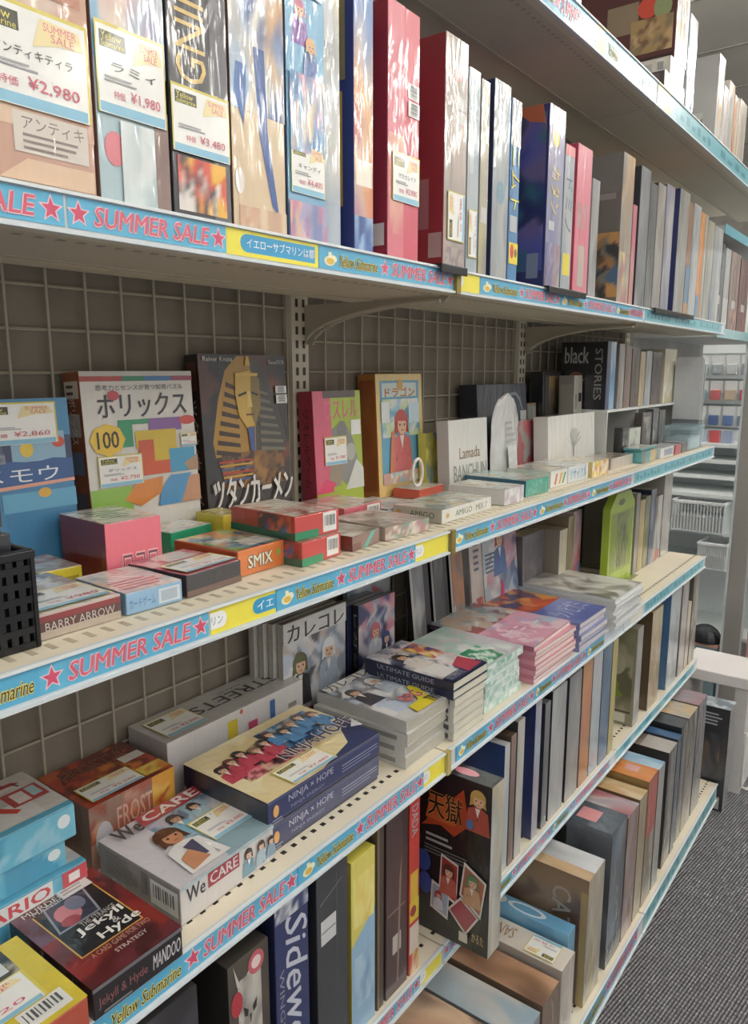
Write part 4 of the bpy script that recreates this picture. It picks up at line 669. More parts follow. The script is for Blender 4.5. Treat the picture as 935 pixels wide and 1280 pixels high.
for q in range(3):
    zq = (0, .0605, .0955)[q]; hq = (.0598, .0345, .0425)[q]
    dx = (.004, -.006, 0)[q]; dy = (.008, -.012, 0)[q]
    flatD('light blue children\'s game box with white discs, %s of a stack of three' % ['bottom one', 'middle one', 'top one'][q], -.158 + dx, .245 + dy, .088, .203, hq, {'all': '#3fa4c8', 'top': '#c8ccc8', 'front': '#52acd0'},
      {'front': [('g', .0, .05, 1, .95, ['#5ab4d4', '#86c4dc', '#3f9cc4', '#6abcd8'], {'cells': 10}), ('e', .10, .3, .05, .2, '#e0ecf0'), ('e', .93, .6, .04, .2, '#dce8ec')] + ([('r', .32, .62, .78, .97, '#e0e4e4'), ('t', 'ARIO', .40, .67, .76, .92, '#d84a54', {'bold': .04}), ('r', .14, .6, .32, .9, '#d8a840'), ('r', .0, .55, .14, .85, '#4aa47c'), ('r', .84, .65, 1, .98, '#cc4450'), ('r', .88, .72, .95, .9, '#e8e4e0')] if q == 0 else []),
       'top': [('r', 0, 0, 1, .12, '#48a8cc'), ('g', 0, .12, 1, 1, ['#c4c4c0', '#d0ccc8', '#b8bcc0'], {}), ('r', .55, .15, .86, .62, '#dcdcda'), ('r', .76, .50, .98, .92, '#c03c3c'), ('r', .80, .55, .88, .85, '#e4dcd8'), ('r', .90, .6, .96, .88, '#a8d0d8'), ('p', [(.62, .7), (.74, .35), (.78, .4), (.66, .78)], '#d8382c')]}, z=ZD + zq, group='light blue boxes in a stack of three', tags=[('top', .10, .16, .60, .62, '2,200', '')] if q == 2 else None)
flatD('white box with a line drawn child in a red band behind the light blue stack', -.2555, .262, .068, .210, .112, {'all': '#d0ccc4', 'top': '#d4d0c8', 'side': '#a8a49c'},
      {'top': [('r', 0, 0, 1, 1, '#d0ccc6'), ('e', .62, .35, .30, .62, '#3c3a3c'), ('e', .62, .34, .285, .59, '#dcd8d2'), ('p', [(.34, .60), (.60, .82), (.88, .74), (.92, .62), (.62, .66), (.40, .48)], '#b8242c'), ('e', .55, .38, .04, .02, '#3c3a3c'), ('e', .72, .36, .04, .02, '#3c3a3c'), ('e', .45, .95, .12, .2, '#5a6460')]})
flatD('red orange fantasy box with gold scroll lettering near the mesh back', -.203, .493, .123, .136, .090, {'all': '#9c3020', 'side': '#8a5a44', 'top': '#8c2418', 'front': '#a8604c'},
      {'top': [('g', 0, 0, 1, 1, ['#8c2418', '#b83a1c', '#7a1c14', '#c8501c', '#6c1c18', '#d87824'], {'cells': 22}), ('p', [(.08, .60), (.3, .72), (.7, .70), (.95, .82), (.9, .95), (.5, .88), (.15, .84)], '#6c2018'), ('t', 'FROSTIA', .14, .66, .88, .88, '#4a1c16', {'outline': '#d89068', 'ow': .02}), ('r', .72, .50, .98, .66, '#e0dcd4'), ('g', .70, .06, 1, .28, ['#e0b030', '#d88420', '#e8c850'], {})],
       'front': [('g', 0, 0, 1, 1, ['#a8503c', '#8c6858', '#c87040', '#94402c', '#b88a74'], {'cells': 18}), ('t', 'FROSTIA', .30, .45, .85, .80, '#c8a08c', {'bold': .02}), ('g', .72, .3, 1, 1, ['#d8982c', '#b83020', '#e0b040'], {}), ('e', .15, .4, .10, .3, '#b8b8bc')]}, tags=[('top', .08, .05, .68, .42, '5,280', '')])
flatD('white boardgame box with a doctor picture, red title bar and ¥3,480 tag', -.030, .497, .158, .158, .050, {'all': '#c8c4c4', 'top': '#c8c4cc', 'side': '#9c9494', 'front': '#d0ccca'},
      {'top': [('r', 0, 0, 1, 1, '#ccc8ce'), ('r', .52, .0, 1, 1, '#a8bcc8'), ('p', [(.50, 0), (1, 0), (1, .9), (.72, .78), (.55, .60)], '#8cabb8'), ('g', .34, .30, 1, .84, ['#b8b4c4', '#5a86a8', '#9cbccc', '#d0ccd0', '#6a7488', '#8cb0c4'], {'cells': 14}), ('f', .56, .46, .36, '#2c2c30', '#7ab0cc', '#c89878'), ('f', .78, .52, .30, '#4a3228', '#a8c8d4', '#d8b090'),
               ('f', .36, .04, .66, '#5a3420', '#e8e6e4', '#c8855c'), ('p', [(.33, .35), (.45, .38), (.42, .14), (.36, .14)], '#4a4a68'), ('p', [(.20, .06), (.40, .10), (.34, .30), (.22, .24)], '#c8855c'),
               ('t', 'We', .08, .80, .32, .97, '#26262a', {'bold': .05}), ('p', [(.32, .83), (.96, .83), (.99, .99), (.35, .99)], '#b82c34'), ('t', 'CARE', .37, .85, .94, .97, '#dcd0d0', {'outline': '#8c2028', 'bold': .05})],
       'front': [('t', 'We', .06, .50, .24, .88, '#3c3a40', {'bold': .03}), ('r', .27, .52, .60, .92, '#a83440'), ('t', 'CARE', .29, .58, .58, .86, '#d8d0d0', {'bold': .04}), ('r', 0, .92, 1, 1, '#a8c4cc'), ('f', .70, .1, .75, '#3a3430', '#6a9ab4'), ('f', .84, .15, .7, '#4a3a34', '#a0b8c8'), ('f', .95, .2, .6, '#2c2a2c', '#7a98b0')],
       'side': [('l', .1, .25, .5, .9, 7, '#7c7678'), ('r', .55, .3, .62, .9, '#7a7476'), ('b', .66, .2, .98, .85)]}, corner=.002, rot=1, tags=[('top', .56, .22, .99, .58, '3,480', '')], seed=4)
flatD('long white box with its black title upside down, against the mesh', -.237, .645, .094, .296, .107, {'all': '#cfccca', 'top': '#bcbab8', 'front': '#d4d0cf', 'side': '#b8b4b2'},
      {'top': [('t', 'STREETS', .30, .38, .92, .68, '#3a3a3c', 180, {'bold': .02}), ('t', 'GAME', .54, .74, .72, .80, '#6a6a6c', 180)], 'front': [('r', .40, .40, .47, .88, '#d8c02c'), ('e', .50, .95, .012, .04, '#c85a3c'), ('r', .55, .48, .62, .72, '#cc4c70'), ('r', .72, .40, .76, .90, '#3c6cac'), ('r', .87, .62, .94, .70, '#8a8074')]},
      tags=[('top', .04, .10, .30, .82, '3,300', '')])
for q in range(2):
    flatD('navy box with crowds of red and blue figures, %s' % ('under its twin' if q == 0 else 'lying on its twin'), -.037 - .003 * (1 - q), .650 + .003 * (1 - q), .172, .250, .0405, {'all': '#26305c', 'top': '#dcc88c', 'side': '#1c2036', 'front': '#2c3668'},
      {'top': [('r', 0, 0, 1, 1, '#26305c'), ('g', .0, .0, 1, 1, ['#e4d098', '#e8dcae', '#dcc488', '#e8d8a4'], {'cells': 6}), ('p', [(.45, 0), (1, 0), (1, .55), (.78, .12)], '#2c3866'), ('g', .10, .32, .55, .72, ['#c83c50', '#8c2c34', '#e08a90', '#3c3438', '#d8c098', '#e0506c'], {'cells': 34}), ('g', .48, .42, .94, .88, ['#4a8cc0', '#2c4a7c', '#8ab4d4', '#3c3a44', '#d8ccb0', '#5a9cd0'], {'cells': 34})] +
              [('f', .08 + .088 * i, .42 + .035 * (i % 3) + .03 * (i // 5), .30, ['#3a2c2c', '#6a3a34', '#2c2c34', '#8a6a50'][i % 4], '#c83c54' if i < 5 else '#4484bc') for i in range(10)] +
              [('t', 'NINJA', .34, .22, .62, .38, '#3c3050', {'outline': '#ece8e0', 'ow': .045, 'bold': .03}), ('t', '×', .61, .24, .66, .34, '#7a6a74'), ('t', 'HOPE', .66, .24, .97, .40, '#3c3050', {'outline': '#e4e0dc', 'ow': .045, 'bold': .03}), ('p', [(.88, .20), (.97, .30), (.95, .14)], '#d8d8e0')],
       'front': [('t', 'NINJA × HOPE', .16, .52, .54, .84, '#b4b8d0', {'bold': .01}), ('t', 'NINJA ENERGY', .18, .28, .46, .44, '#8c90b0'), ('e', .06, .55, .022, .22, '#e0a050'), ('r', .62, .62, .97, .66, '#9aa0bc'), ('r', .62, .50, .97, .54, '#8a90b0'), ('r', .62, .38, .90, .42, '#8a90b0'), ('l', .03, .1, .12, .3, 2, '#8a90b0'), ('r', 0, .93, 1, .96, '#5a648c')]},
      z=ZD + .0412 * q, lid='#1c2450', group='navy boxes stacked in a pair', tags=[('top', .22, .02, .60, .28, '7,480', '')] if q else None, corner=.0018)

# stacks of books: every book is a thing with pages and a cover
def book(lab, x, y, z, d, w, t, cover, pages, art=None, rot=0, spine='side', group=None, cat='book', tags=None):
    """a paperback lying flat; spine on the near side, page block seen at the front"""
    o = box_thing('book', lab, cat, (x, y, z), (d, w, t), {'all': pages}, None, R(rot), group, 'paper', None, corner=.0004)
    m = MB(); cv = C(cover); c = .0008
    m.box((-d/2 - .001, -w/2 - .001, t - .0004), (d/2 + .0012, w/2 + .001, t + c), cover); m.box((-d/2 - .001, -w/2 - .001, -.0002), (d/2 + .0012, w/2 + .001, c), cover)
    m.box((-d/2 - .001, -w/2 - .0018, 0), (d/2 + .0012, -w/2, t + c), cover)
    co = m.build('cover', 'film', o)
    if art:
        rng = random.Random(hash_(lab)); fr = frames(d, w, t + c)
        for face, items in art.items():
            m2 = MB(); f = fr[face]
            if face == 'side': f = (f[0] + np.array((0, -.0019, 0)), f[1], f[2], f[3])
            draw(Page(m2, f, rng), items); m2.build({'top': 'cover_print', 'side': 'spine_print', 'front': 'edge_print'}[face], 'film', co)
    return o
POS = ['bottom', 'second from the bottom', 'third from the bottom', 'fourth from the bottom', 'fifth from the bottom', 'sixth from the bottom', 'seventh from the bottom', 'eighth from the bottom']
def pos(i, n): return 'top' if i == n - 1 else POS[i]
rj = random.Random(5)
KK = {'top': [('r', 0, 0, 1, 1, '#c8c8c8'), ('g', 0, .15, 1, 1, ['#d8d8d8', '#a8b4c4', '#8c8c94', '#e4e4e2', '#4a4a50', '#b8c8dc'], {'cells': 26}), ('f', .25, .42, .38, '#5a564a', '#3c3c44'), ('f', .72, .46, .36, '#e4e8ec', '#b8c4d4'), ('p', [(.02, .86), (.98, .88), (.98, .99), (.02, .97)], '#e0e0de'), ('t', 'カレコレ', .06, .86, .92, .985, '#3a3a3e', {'outline': '#f0f0ee', 'bold': .05}), ('p', [(.30, .02), (.75, .02), (.98, .40), (.85, .40), (.62, .16), (.35, .14)], '#e4d020'), ('t', 'RPG', .45, .18, .8, .32, '#c84450', {'bold': .05, 'outline': '#f0f0ee'}), ('t', 'TRPG', .68, .02, .98, .14, '#33333a', {'bold': .03})]}
zz = ZD + .0006
for i in range(4):
    book('grey manga rulebook, %s in the flat stack beside navy boxes' % pos(i, 4), -.019 - rj.random() * .006, .950 + rj.random() * .005, zz, .195, .126, .0195, '#c4c4c0', '#b8b4a4', KK if i == 3 else {'side': [('r', .1, .3, .9, .7, '#8a8c88')]}, rj.uniform(-2, 2), group='grey manga rulebooks lying in a stack'); zz += .0208
zz = ZD + .0006
for i in range(5):
    book('thick cream edged book under the navy pair, %s of five' % pos(i, 5), -.008 - rj.random() * .004, 1.082, zz, .185, .108, .0150, '#b8b8b0', '#d8d4c0', {'side': [('r', .05, .2, .95, .8, '#4a4a52')]}, 0, group='cream edged books under the navy pair'); zz += .0162
AN = {'top': [('r', 0, 0, 1, 1, '#2c3454'), ('g', 0, .12, 1, 1, ['#d8d8dc', '#8c98b0', '#2c3454', '#c8c0c0', '#4a5878', '#e0c4bc', '#e8e8e8'], {'cells': 30}), ('f', .32, .40, .42, '#3c3430', '#d8d0c8'), ('g', .62, .45, .98, .85, ['#c83c30', '#e8b83c', '#3a4a84', '#d85a4c', '#e8d8c0'], {'cells': 16}), ('r', .05, .10, .45, .38, '#dcdcda'), ('r', .05, .0, 1, .12, '#26305c'), ('p', [(.5, .02), (.95, .04), (.92, .30), (.55, .22)], '#b83c50'), ('t', 'ULTIMATE', .05, .03, .45, .11, '#b8bcc8')], 'side': [('t', 'ULTIMATE GUIDE', .15, .25, .8, .78, '#9aa0b4')]}
for i in range(2):
    book('navy manga style book with red collage cover, %s of two' % ('lower one' if i == 0 else 'upper one'), -.007, 1.074, zz, .192, .118, .0150, '#20284a', '#d4d0bc', AN, rj.uniform(-1, 1), group='navy pair of books on the cream edged stack'); zz += .0165
zz = ZD + .0006
for i in range(6):
    book('mint green and white book, %s in the mint stack' % pos(i, 6), -.014 - rj.random() * .005, 1.207 + rj.random() * .004, zz, .190, .150, .0145, '#c8dcd4', '#dce4de', {'front': [('g', 0, .1, 1, .9, ['#dce8e4', '#b8d8cc', '#8cc0ac', '#e4ecea'], {'cells': 12})], 'top': [('g', 0, 0, 1, 1, ['#c8dcd4', '#e0e8e4', '#a8ccc0', '#c8c4cc'], {'cells': 14}), ('g', .05, .03, .6, .4, ['#1c9c68', '#3cb080', '#d8e4dc', '#2a8c64'], {'cells': 12})]} if i == 5 else {'front': [('g', 0, .1, 1, .9, ['#dce8e4', '#b8d8cc', '#9cc8b8', '#e4ecea'], {'cells': 12})]}, rj.uniform(-2, 2), group='mint green books in a stack'); zz += .0158
zz = ZD + .0006
PK = {'top': [('r', 0, 0, 1, 1, '#d8a4bc'), ('g', 0, .35, 1, 1, ['#a8b0b0', '#c8b49c', '#b8c8c4', '#a84a48', '#d8d4c8', '#7a8c9c', '#c8a890'], {'cells': 24}), ('g', 0, 0, 1, .45, ['#e0a0b8', '#c4a8c8', '#a8c4d8', '#d890ac', '#e8c8d4'], {'cells': 14}), ('t', 'ミステリー', .10, .10, .8, .3, '#e8dce4')], 'side': [('r', 0, 0, 1, 1, '#4c3c54'), ('r', .6, 0, 1, 1, '#a85a74')]}
for i in range(8):
    book('pink covered rulebook, %s in the tall pink stack' % pos(i, 8), .002 - rj.random() * .006, 1.392 + rj.random() * .006, zz, .290 if i == 7 else .21, .205, .0094, '#c8788c' if i % 2 else '#d890a4', '#e0d8cc', PK if i == 7 else None, 2 if i == 7 else rj.uniform(-1, 1), group='pink rulebooks in a stack'); zz += .0104
zz = ZD + .0006
PU = {'top': [('r', 0, 0, 1, 1, '#5a68b4'), ('g', 0, .42, 1, 1, ['#4a4a78', '#b83c28', '#d8602c', '#6a4a6c', '#c84a2c', '#e8983c'], {'cells': 16}), ('g', 0, 0, 1, .42, ['#5a68b4', '#5060ac', '#7484c4'], {'cells': 6}), ('t', 'シノビガミ', .15, .12, .9, .34, '#c8d0e8', {'bold': .02})]}
for i in range(5):
    book('violet blue book with a flame red cover top, %s in its stack' % pos(i, 5), .006 - rj.random() * .006, 1.625 + rj.random() * .004, zz, .285, .165, .0128, '#7c84b8', '#ccc8c8', PU if i == 4 else None, rj.uniform(-1, 1), group='violet blue books in a stack'); zz += .0138
zz = ZD + .0006
WC = {'top': [('r', 0, 0, 1, 1, '#c0c0b8'), ('g', 0, 0, 1, 1, ['#c8c8c0', '#8c8c84', '#d8d8d0', '#a8a498', '#e0e0dc', '#7a7870'], {'cells': 26})]}
for i in range(8):
    book('white wrapped comic, %s in the thin comics stack' % pos(i, 8), .018 - rj.random() * .010, 1.825 + rj.random() * .006, zz, .32, .200, .0088, '#d0d4d4', '#d8dadc', WC if i == 7 else None, rj.uniform(-1.5, 1.5), group='white comics in a stack'); zz += .0099

# standing books at the back of the fourth shelf
G4b = 'books standing at the back of the fourth shelf'
def backD(lab, x, y0, y1, h, d, cols, art, z=ZD, group=G4b, tilt=-.03, mat='film', cat='book'):
    return box_thing('book', lab, cat, (x, y0, z + .0004), (d, y1 - y0, h), cols, art, 0, group, mat, None, tilt=tilt, corner=.0006)
for i in range(4):
    w_ = ['front one', 'second one back', 'third one back', 'rearmost'][i]
    backD('grey manga rulebook standing face out, %s of the upright row' % w_, -.262 - .0155 * i, .918 - .008 * i, 1.092 - .008 * i, .208, .0125, {'all': '#c8c8c4', 'side': '#b0aca0', 'top': '#6a665e'},
      {'front': [('g', 0, 0, 1, .85, ['#d0d4d8', '#8c98a8', '#e0e0e0', '#5a5a60', '#c0ccdc', '#c8b8b0'], {'cells': 26}), ('f', .25, .20, .5, '#6a6a48', '#3c3c44'), ('f', .70, .25, .48, '#e0e6ec', '#a8b8cc'), ('r', 0, .82, 1, 1, '#d8d8d8'), ('t', 'カレコレ', .05, .82, .95, .97, '#3a3a3e', {'outline': '#f0f0ee', 'bold': .05}), ('t', 'RPG', .35, .02, .85, .16, '#c02c38', {'bold': .05, 'outline': '#2c2c2c'})]} if i == 0 else {'side': [('r', .2, .1, .8, .9, '#b8b4a8')]}, tilt=0, group='grey manga rulebooks standing in a row')
for i in range(3):
    backD('dark spined illustrated book standing face out, %s of three' % ['front one', 'middle one', 'rearmost'][i], -.258 - .018 * i, 1.129 - .014 * i, 1.252 - .014 * i, .190, .015, {'all': '#2a3258', 'side': '#22222a', 'top': '#6a665e'},
      {'side': [('t', 'レガシー', .25, .1, .75, .9, '#9a9ca8', -90)], 'front': [('g', 0, 0, 1, 1, ['#2c3a74', '#c87c8c', '#b8b8c4', '#4a5c94', '#d8c8cc', '#1c2450', '#8c94b4'], {'cells': 26}), ('f', .45, .30, .45, '#c85a6c', '#c8ccd8'), ('f', .75, .25, .35, '#4a5c94', '#3a3a5c')]} if i == 0 else {'side': [('t', 'レガシー', .25, .1, .75, .9, '#9a9ca8', -90)]}, tilt=0, group='dark illustrated books standing in a row')
backD('tall pale blue illustrated book behind the dark spined ones', -.315, 1.165, 1.315, .270, .012, {'all': '#8c9cac'}, {'front': [('g', 0, 0, 1, 1, ['#8ca4bc', '#b8bcc0', '#6c88a8', '#a8989c', '#c8d0d4', '#b84a44'], {'cells': 24})]}, tilt=0)
for lab, y0, y1, h, cols, ar in [
  ('black and white leaning comic, first of the leaning row', 1.318, 1.392, .252, '#16161a', [('r', 0, 0, .5, 1, '#b0b0ac'), ('g', .12, .1, .7, .9, ['#b8b8b8', '#5a6068', '#2c2c30', '#8c949c'], {'cells': 12})]),
  ('black leaning comic with fine grey print, second of the leaning row', 1.402, 1.470, .246, '#141418', [('r', 0, 0, .12, 1, '#8c8c88'), ('g', .15, .1, .75, .9, ['#2c2c30', '#5a5c60', '#3c3c40', '#7a7874'], {'cells': 18})]),
  ('leaning comic with an orange scene on black, third of the leaning row', 1.481, 1.565, .255, '#141418', [('r', 0, 0, .1, 1, '#a8a8a4'), ('g', .12, .3, .72, .95, ['#8c8c8c', '#c87c34', '#6c6a68', '#b86a2c'], {'cells': 12}), ('g', .12, .02, .72, .38, ['#c0bcb8', '#3c3a3c', '#8c7c74', '#e0dcd8'], {'cells': 14})]),
  ('pale leaning comic with a red foot, fourth of the leaning row', 1.575, 1.636, .258, '#b8b0a8', [('g', 0, 0, 1, 1, ['#c8c0b8', '#a8a49c', '#c4b0a8', '#d8d0c8'], {'cells': 12}), ('l', .3, .6, .8, .9, 5, '#4c5c7c'), ('g', .35, .02, .9, .35, ['#b83030', '#c8a8a0', '#a82c34'], {})]),
  ('blue white comic with a red haired figure, last of the leaning row', 1.640, 1.826, .275, '#a8b4bc', [('g', 0, 0, 1, 1, ['#b8c4cc', '#7c94b4', '#d8d8d4', '#c8909c', '#5c6c94', '#a8b8c4'], {'cells': 30}), ('f', .48, .45, .45, '#a8242c', '#4a6cac'), ('l', .05, .5, .35, .7, 5, '#4c6080'), ('e', .5, .28, .05, .12, '#d84880')])]:
    backD(lab, -.245, y0, y1, h, .012, {'all': cols}, {'front': ar}, tilt=-.10)
backD('grey rounded panel box with cream edge right of the comics', -.24, 1.829, 1.965, .205, .05, {'all': '#6c6870', 'top': '#b4a88c', 'side': '#5a545c'}, {'front': [('g', .1, .1, .9, .9, ['#6c6870', '#645f68', '#767279'], {}), ('p', [(.4, .35), (.7, .42), (.75, .3), (.45, .28)], '#4c4850')]}, mat='wrap', cat='game box')
backD('cream edged box standing beside the grey panel box', -.20, 1.968, 2.022, .205, .10, {'all': '#c8c0a8', 'top': '#a89c84', 'side': '#8a8274'}, {'front': [('r', .1, 0, .9, 1, '#d0c8b0')]}, mat='wrap', cat='game box', tilt=0)
backD('tan and brown spined box behind the cream edged one', -.20, 2.026, 2.07, .235, .12, {'all': '#a08c6c', 'side': '#8c7c64', 'top': '#a89c88'}, {'front': [('g', 0, 0, 1, 1, ['#a8946c', '#8a7858', '#c4b8a0', '#7a6a54'], {'cells': 12})]}, mat='wrap', cat='game box', tilt=0)
backD('pink white and blue spined box left of the green case', -.205, 2.073, 2.135, .242, .11, {'all': '#c8b4b4', 'top': '#b0a898'}, {'front': [('g', 0, 0, 1, 1, ['#d8d0cc', '#c85a84', '#a8a8a8', '#e0d4d0', '#6a9cc8', '#b83c48'], {'cells': 18}), ('r', .8, 0, 1, .35, '#4a8cc0')]}, mat='wrap', cat='game box', tilt=0)
ac = empty('display_case', (-.125, 2.150, ZD + .0005)); tag(ac, 'lime green upright case with clipped top corners on the fourth shelf', 'display case')
ol = [(0, 0), (.215, 0), (.215, .245), (.17, .285), (.05, .285), (0, .245)]
MB().prism(ol, 'yz', -.022, .0, '#98b81c').build('case_shell', 'wrap', ac)
m = MB(); pg = Page(m, (np.array((.0, 0, 0)), np.array((0, .215, 0)), np.array((0, 0, .285)), np.array((1., 0, 0))), random.Random(8))
pg.rect(.06, .17, .94, .80, '#7c9420'); pg.art(.30, .20, .80, .78, ['#7c9420', '#5c6a28', '#6c7c24', '#4c5424'], cells=12); pg.ell(.45, .90, .14, .035, '#5c6a20'); pg.rect(.0, .155, 1, .165, '#7c9810'); m.build('front_print', 'wrap', ac)
MB().box((-.03, -.012, 0), (.018, .235, .004), '#a4b848').build('case_foot', 'clear', ac)
G4s = 'spines at the far end of the fourth shelf'
for lab, y0, y1, h, cs in [
  ('grey spine just right of the lime green case', 2.385, 2.42, .262, ['#8c8880', '#6c6864', '#a8a49c']), ('yellow and tan spine near the far end', 2.422, 2.475, .235, ['#b89c4c', '#8c7c54', '#c8b47c']),
  ('olive and navy spine near the far end', 2.477, 2.53, .240, ['#6c7a3c', '#2c3450', '#4c5470', '#a8a04c']), ('navy dark spine with a pale strip', 2.532, 2.59, .255, ['#26304c', '#3c486c', '#8c94a8']),
  ('white and brown spine with a red foot', 2.592, 2.665, .225, ['#c0bcb8', '#8a6a44', '#c8c8c4', '#5a5a60']), ('tall grey white box, last on the fourth shelf', 2.675, 2.77, .30, ['#a8a49e', '#b4b0aa'])]:
    ar = [('g', 0, 0, 1, 1, cs, {'cells': 10})] + ([('r', .2, .02, .9, .16, '#b83c38')] if 'red foot' in lab else [])
    rowbox('game_box', lab, ZD + .0005, y0, y1, h, -.125, .17, {'all': cs[0], 'top': '#8c8478'}, {'front': ar}, group=G4s)

# ---------------------------------------------------------------- fifth shelf: spines
ZE = .5725
G5 = 'spine out boxes on the fifth shelf'
def E_(lab, y0, y1, h, cols, art=None, x=-.01, d=.28, **k): return rowbox('game_box', lab, ZE, y0, y1, h, x, d, cols, art, k.pop('tags', None), G5, **k)
E_('black glossy box at the lower left below the fourth shelf rail', .36, .50, .315, {'all': '#24242a', 'top': '#3a3a3e'}, {'front': [('g', 0, 0, 1, 1, ['#2c2c32', '#3a3a42', '#24242a'], {}), ('p', [(.6, 0), (1, 0), (1, .6), (.9, .7)], '#141418')]})
E_('dark box with a white robot skull and red emblem', .545, .618, .300, {'all': '#46403c', 'side': '#33302e', 'top': '#3c3834'}, {'front': [('g', 0, 0, 1, 1, ['#4a4440', '#5a524a', '#38342f', '#6a5a3c'], {'cells': 14}), ('p', [(.2, .55), (.5, .62), (.75, .6), (.8, .85), (.55, .93), (.3, .86)], '#c8c4bc'), ('g', .22, .56, .80, .90, ['#c8c4bc', '#8a867e', '#dcd8d0', '#5a544e', '#b0aca4'], {'cells': 14}), ('g', .32, .10, .66, .58, ['#a8a49c', '#6a645c', '#c4c0b4', '#4a4440'], {'cells': 16}), ('p', [(.34, .76), (.46, .73), (.44, .70), (.36, .71)], '#2c2a2a'), ('p', [(.56, .73), (.68, .76), (.66, .71), (.58, .70)], '#2c2a2a'), ('p', [(.48, .70), (.54, .70), (.51, .65)], '#3a3632'), ('r', .42, .58, .62, .61, '#3a3632'), ('p', [(.2, .88), (.3, .86), (.12, .99)], '#c8c4bc'), ('e', .68, .93, .20, .055, '#c85a64'), ('e', .68, .93, .12, .03, '#e0c8c8'), ('e', .18, .80, .14, .06, '#b8303c'), ('t', 'FALLEN', .2, .2, .9, .32, '#8a7a4c')]})
E_('navy spine with large white script lettering downwards', .628, .697, .330, {'all': '#2a3668', 'side': '#1f2850', 'top': '#3a4478'}, {'front': [('t', 'Sidewood', .30, .06, .95, .92, '#c0c4d4', -90, {'bold': .02, 'shear': .3}), ('t', 'WINGSPAN', .10, .25, .24, .70, '#9a96a4', -90), ('g', 0, .92, 1, 1, ['#8c94a8', '#3a4478', '#c8ccd4'], {})]})
E_('charcoal spine with two small white stickers', .712, .785, .330, {'all': '#3a3c42', 'side': '#2a2b30', 'top': '#3c3e44'}, {'front': [('r', .12, .64, .60, .76, '#c8cacc'), ('r', .14, .695, .58, .705, '#8a8c90'), ('p', [(.1, .84), (.8, .9), (.8, .904), (.1, .845)], '#8a8c92'), ('r', .62, .35, .63, .95, '#6a6c72')]})
E_('lemon yellow box over a pale blue lower half', .790, .852, .305, {'all': '#d8cc50', 'top': '#dcd048', 'side': '#a89c34'}, {'front': [('r', 0, 0, 1, 1, '#d8cc58'), ('p', [(0, 0), (1, 0), (1, .66), (0, .52)], '#8ab4d4'), ('g', .1, .62, .95, .90, ['#d8cc58', '#e0b838', '#e8dc7c'], {}), ('g', .1, .15, .95, .45, ['#8ab4d4', '#7098c0', '#a8c8dc'], {})]})
E_('dark brown thin box left of the maroon brown one', .855, .877, .330, {'all': '#4a3a30', 'top': '#6a5a48'}, {'front': [('r', .1, 0, .3, 1, '#7a6848')]})
E_('maroon brown spine with crinkled wrap and label', .880, .943, .340, {'all': '#4c3434', 'side': '#3a2a28', 'top': '#6a5c4a'}, {'front': [('g', 0, 0, 1, 1, ['#4c3434', '#5a3c3a', '#443030'], {'cells': 7}), ('r', .3, .22, .7, .32, '#b8b0a8'), ('r', .05, .45, .9, .46, '#8a7464'), ('p', [(.5, .05), (.58, .05), (.72, .75), (.6, .6)], '#8c7460')]})
E_('bright red spine with yellow panels and a white foot', .946, .980, .335, {'all': '#c8342c', 'side': '#a02820', 'top': '#8c2c28'}, {'front': [('t', 'DADA', .2, .78, .8, .95, '#8ab0b8', -90), ('r', .1, .42, .85, .58, '#d8b030'), ('r', .05, .30, .95, .42, '#d8c028'), ('e', .4, .36, .3, .03, '#a8303c'), ('r', .05, .12, .95, .28, '#d8c8b8'), ('g', .05, 0, .95, .12, ['#d8b868', '#c83c30', '#e0d0b0'], {})]})
E_('black side of a large box printed with four framed cards', 1.062, 1.108, .331, {'all': '#1e1e20', 'side': '#1a1c1e', 'top': '#2c2c30', 'front': '#a8a498'},
   {'side@.42,.05,1,1': [('p', [(.02, .62), (.10, .66), (.14, .86), (.45, .84), (.62, .93), (.70, .72), (.50, .62), (.30, .66)], '#b8401c'), ('p', [(.08, .68), (.5, .68), (.6, .86), (.16, .84)], '#c85a24'), ('t', '天獄', .12, .70, .60, .86, '#2c1c18', {'outline': '#d89a4c', 'bold': .03}), ('f', .82, .70, .26, '#c8a04c', '#b84a3c'), ('e', .72, .74, .05, .03, '#4a7ab8'), ('l', .10, .53, .5, .60, 2, '#a8a8a4'), ('l', .08, .46, .72, .52, 3, '#6a6c6c'),
             ('e', .06, .40, .12, .07, '#2a4a9c'), ('e', .10, .26, .10, .07, '#2a4a9c'),
             ('p', [(.30, .24), (.56, .20), (.58, .46), (.33, .49)], '#d8d4cc'), ('p', [(.32, .255), (.55, .22), (.565, .445), (.345, .475)], '#a83428'), ('p', [(.60, .28), (.90, .18), (.97, .42), (.66, .50)], '#d8d4cc'), ('p', [(.625, .29), (.885, .205), (.945, .41), (.675, .475)], '#b06c50'),
             ('p', [(.18, .12), (.44, .08), (.46, .26), (.20, .30)], '#d8d4cc'), ('p', [(.20, .135), (.425, .10), (.44, .25), (.215, .28)], '#9cb0c4'), ('p', [(.44, .16), (.70, .04), (.88, .18), (.62, .27)], '#d8d4cc'), ('p', [(.47, .16), (.70, .06), (.85, .18), (.62, .25)], '#a8404c'),
             ('f', .44, .24, .20, '#5a3428', '#c8604c'), ('f', .78, .24, .20, '#5a8a5c', '#c89a70'), ('f', .31, .13, .12, '#b83c30', '#c8ccd4'), ('r', .62, .0, .74, .06, '#c8c4bc'), ('t', 'かるた', .80, .03, .96, .09, '#c8a468')],
    'top': [('e', .5, .25, .25, .10, '#e08c94'), ('r', .1, .55, .9, .75, '#6a6850')], 'front': [('g', 0, 0, 1, 1, ['#b0aca0', '#8a8c88', '#c8c4b8', '#a89c6c', '#d0d0cc'], {'cells': 14})]}, x=.08, d=.25)
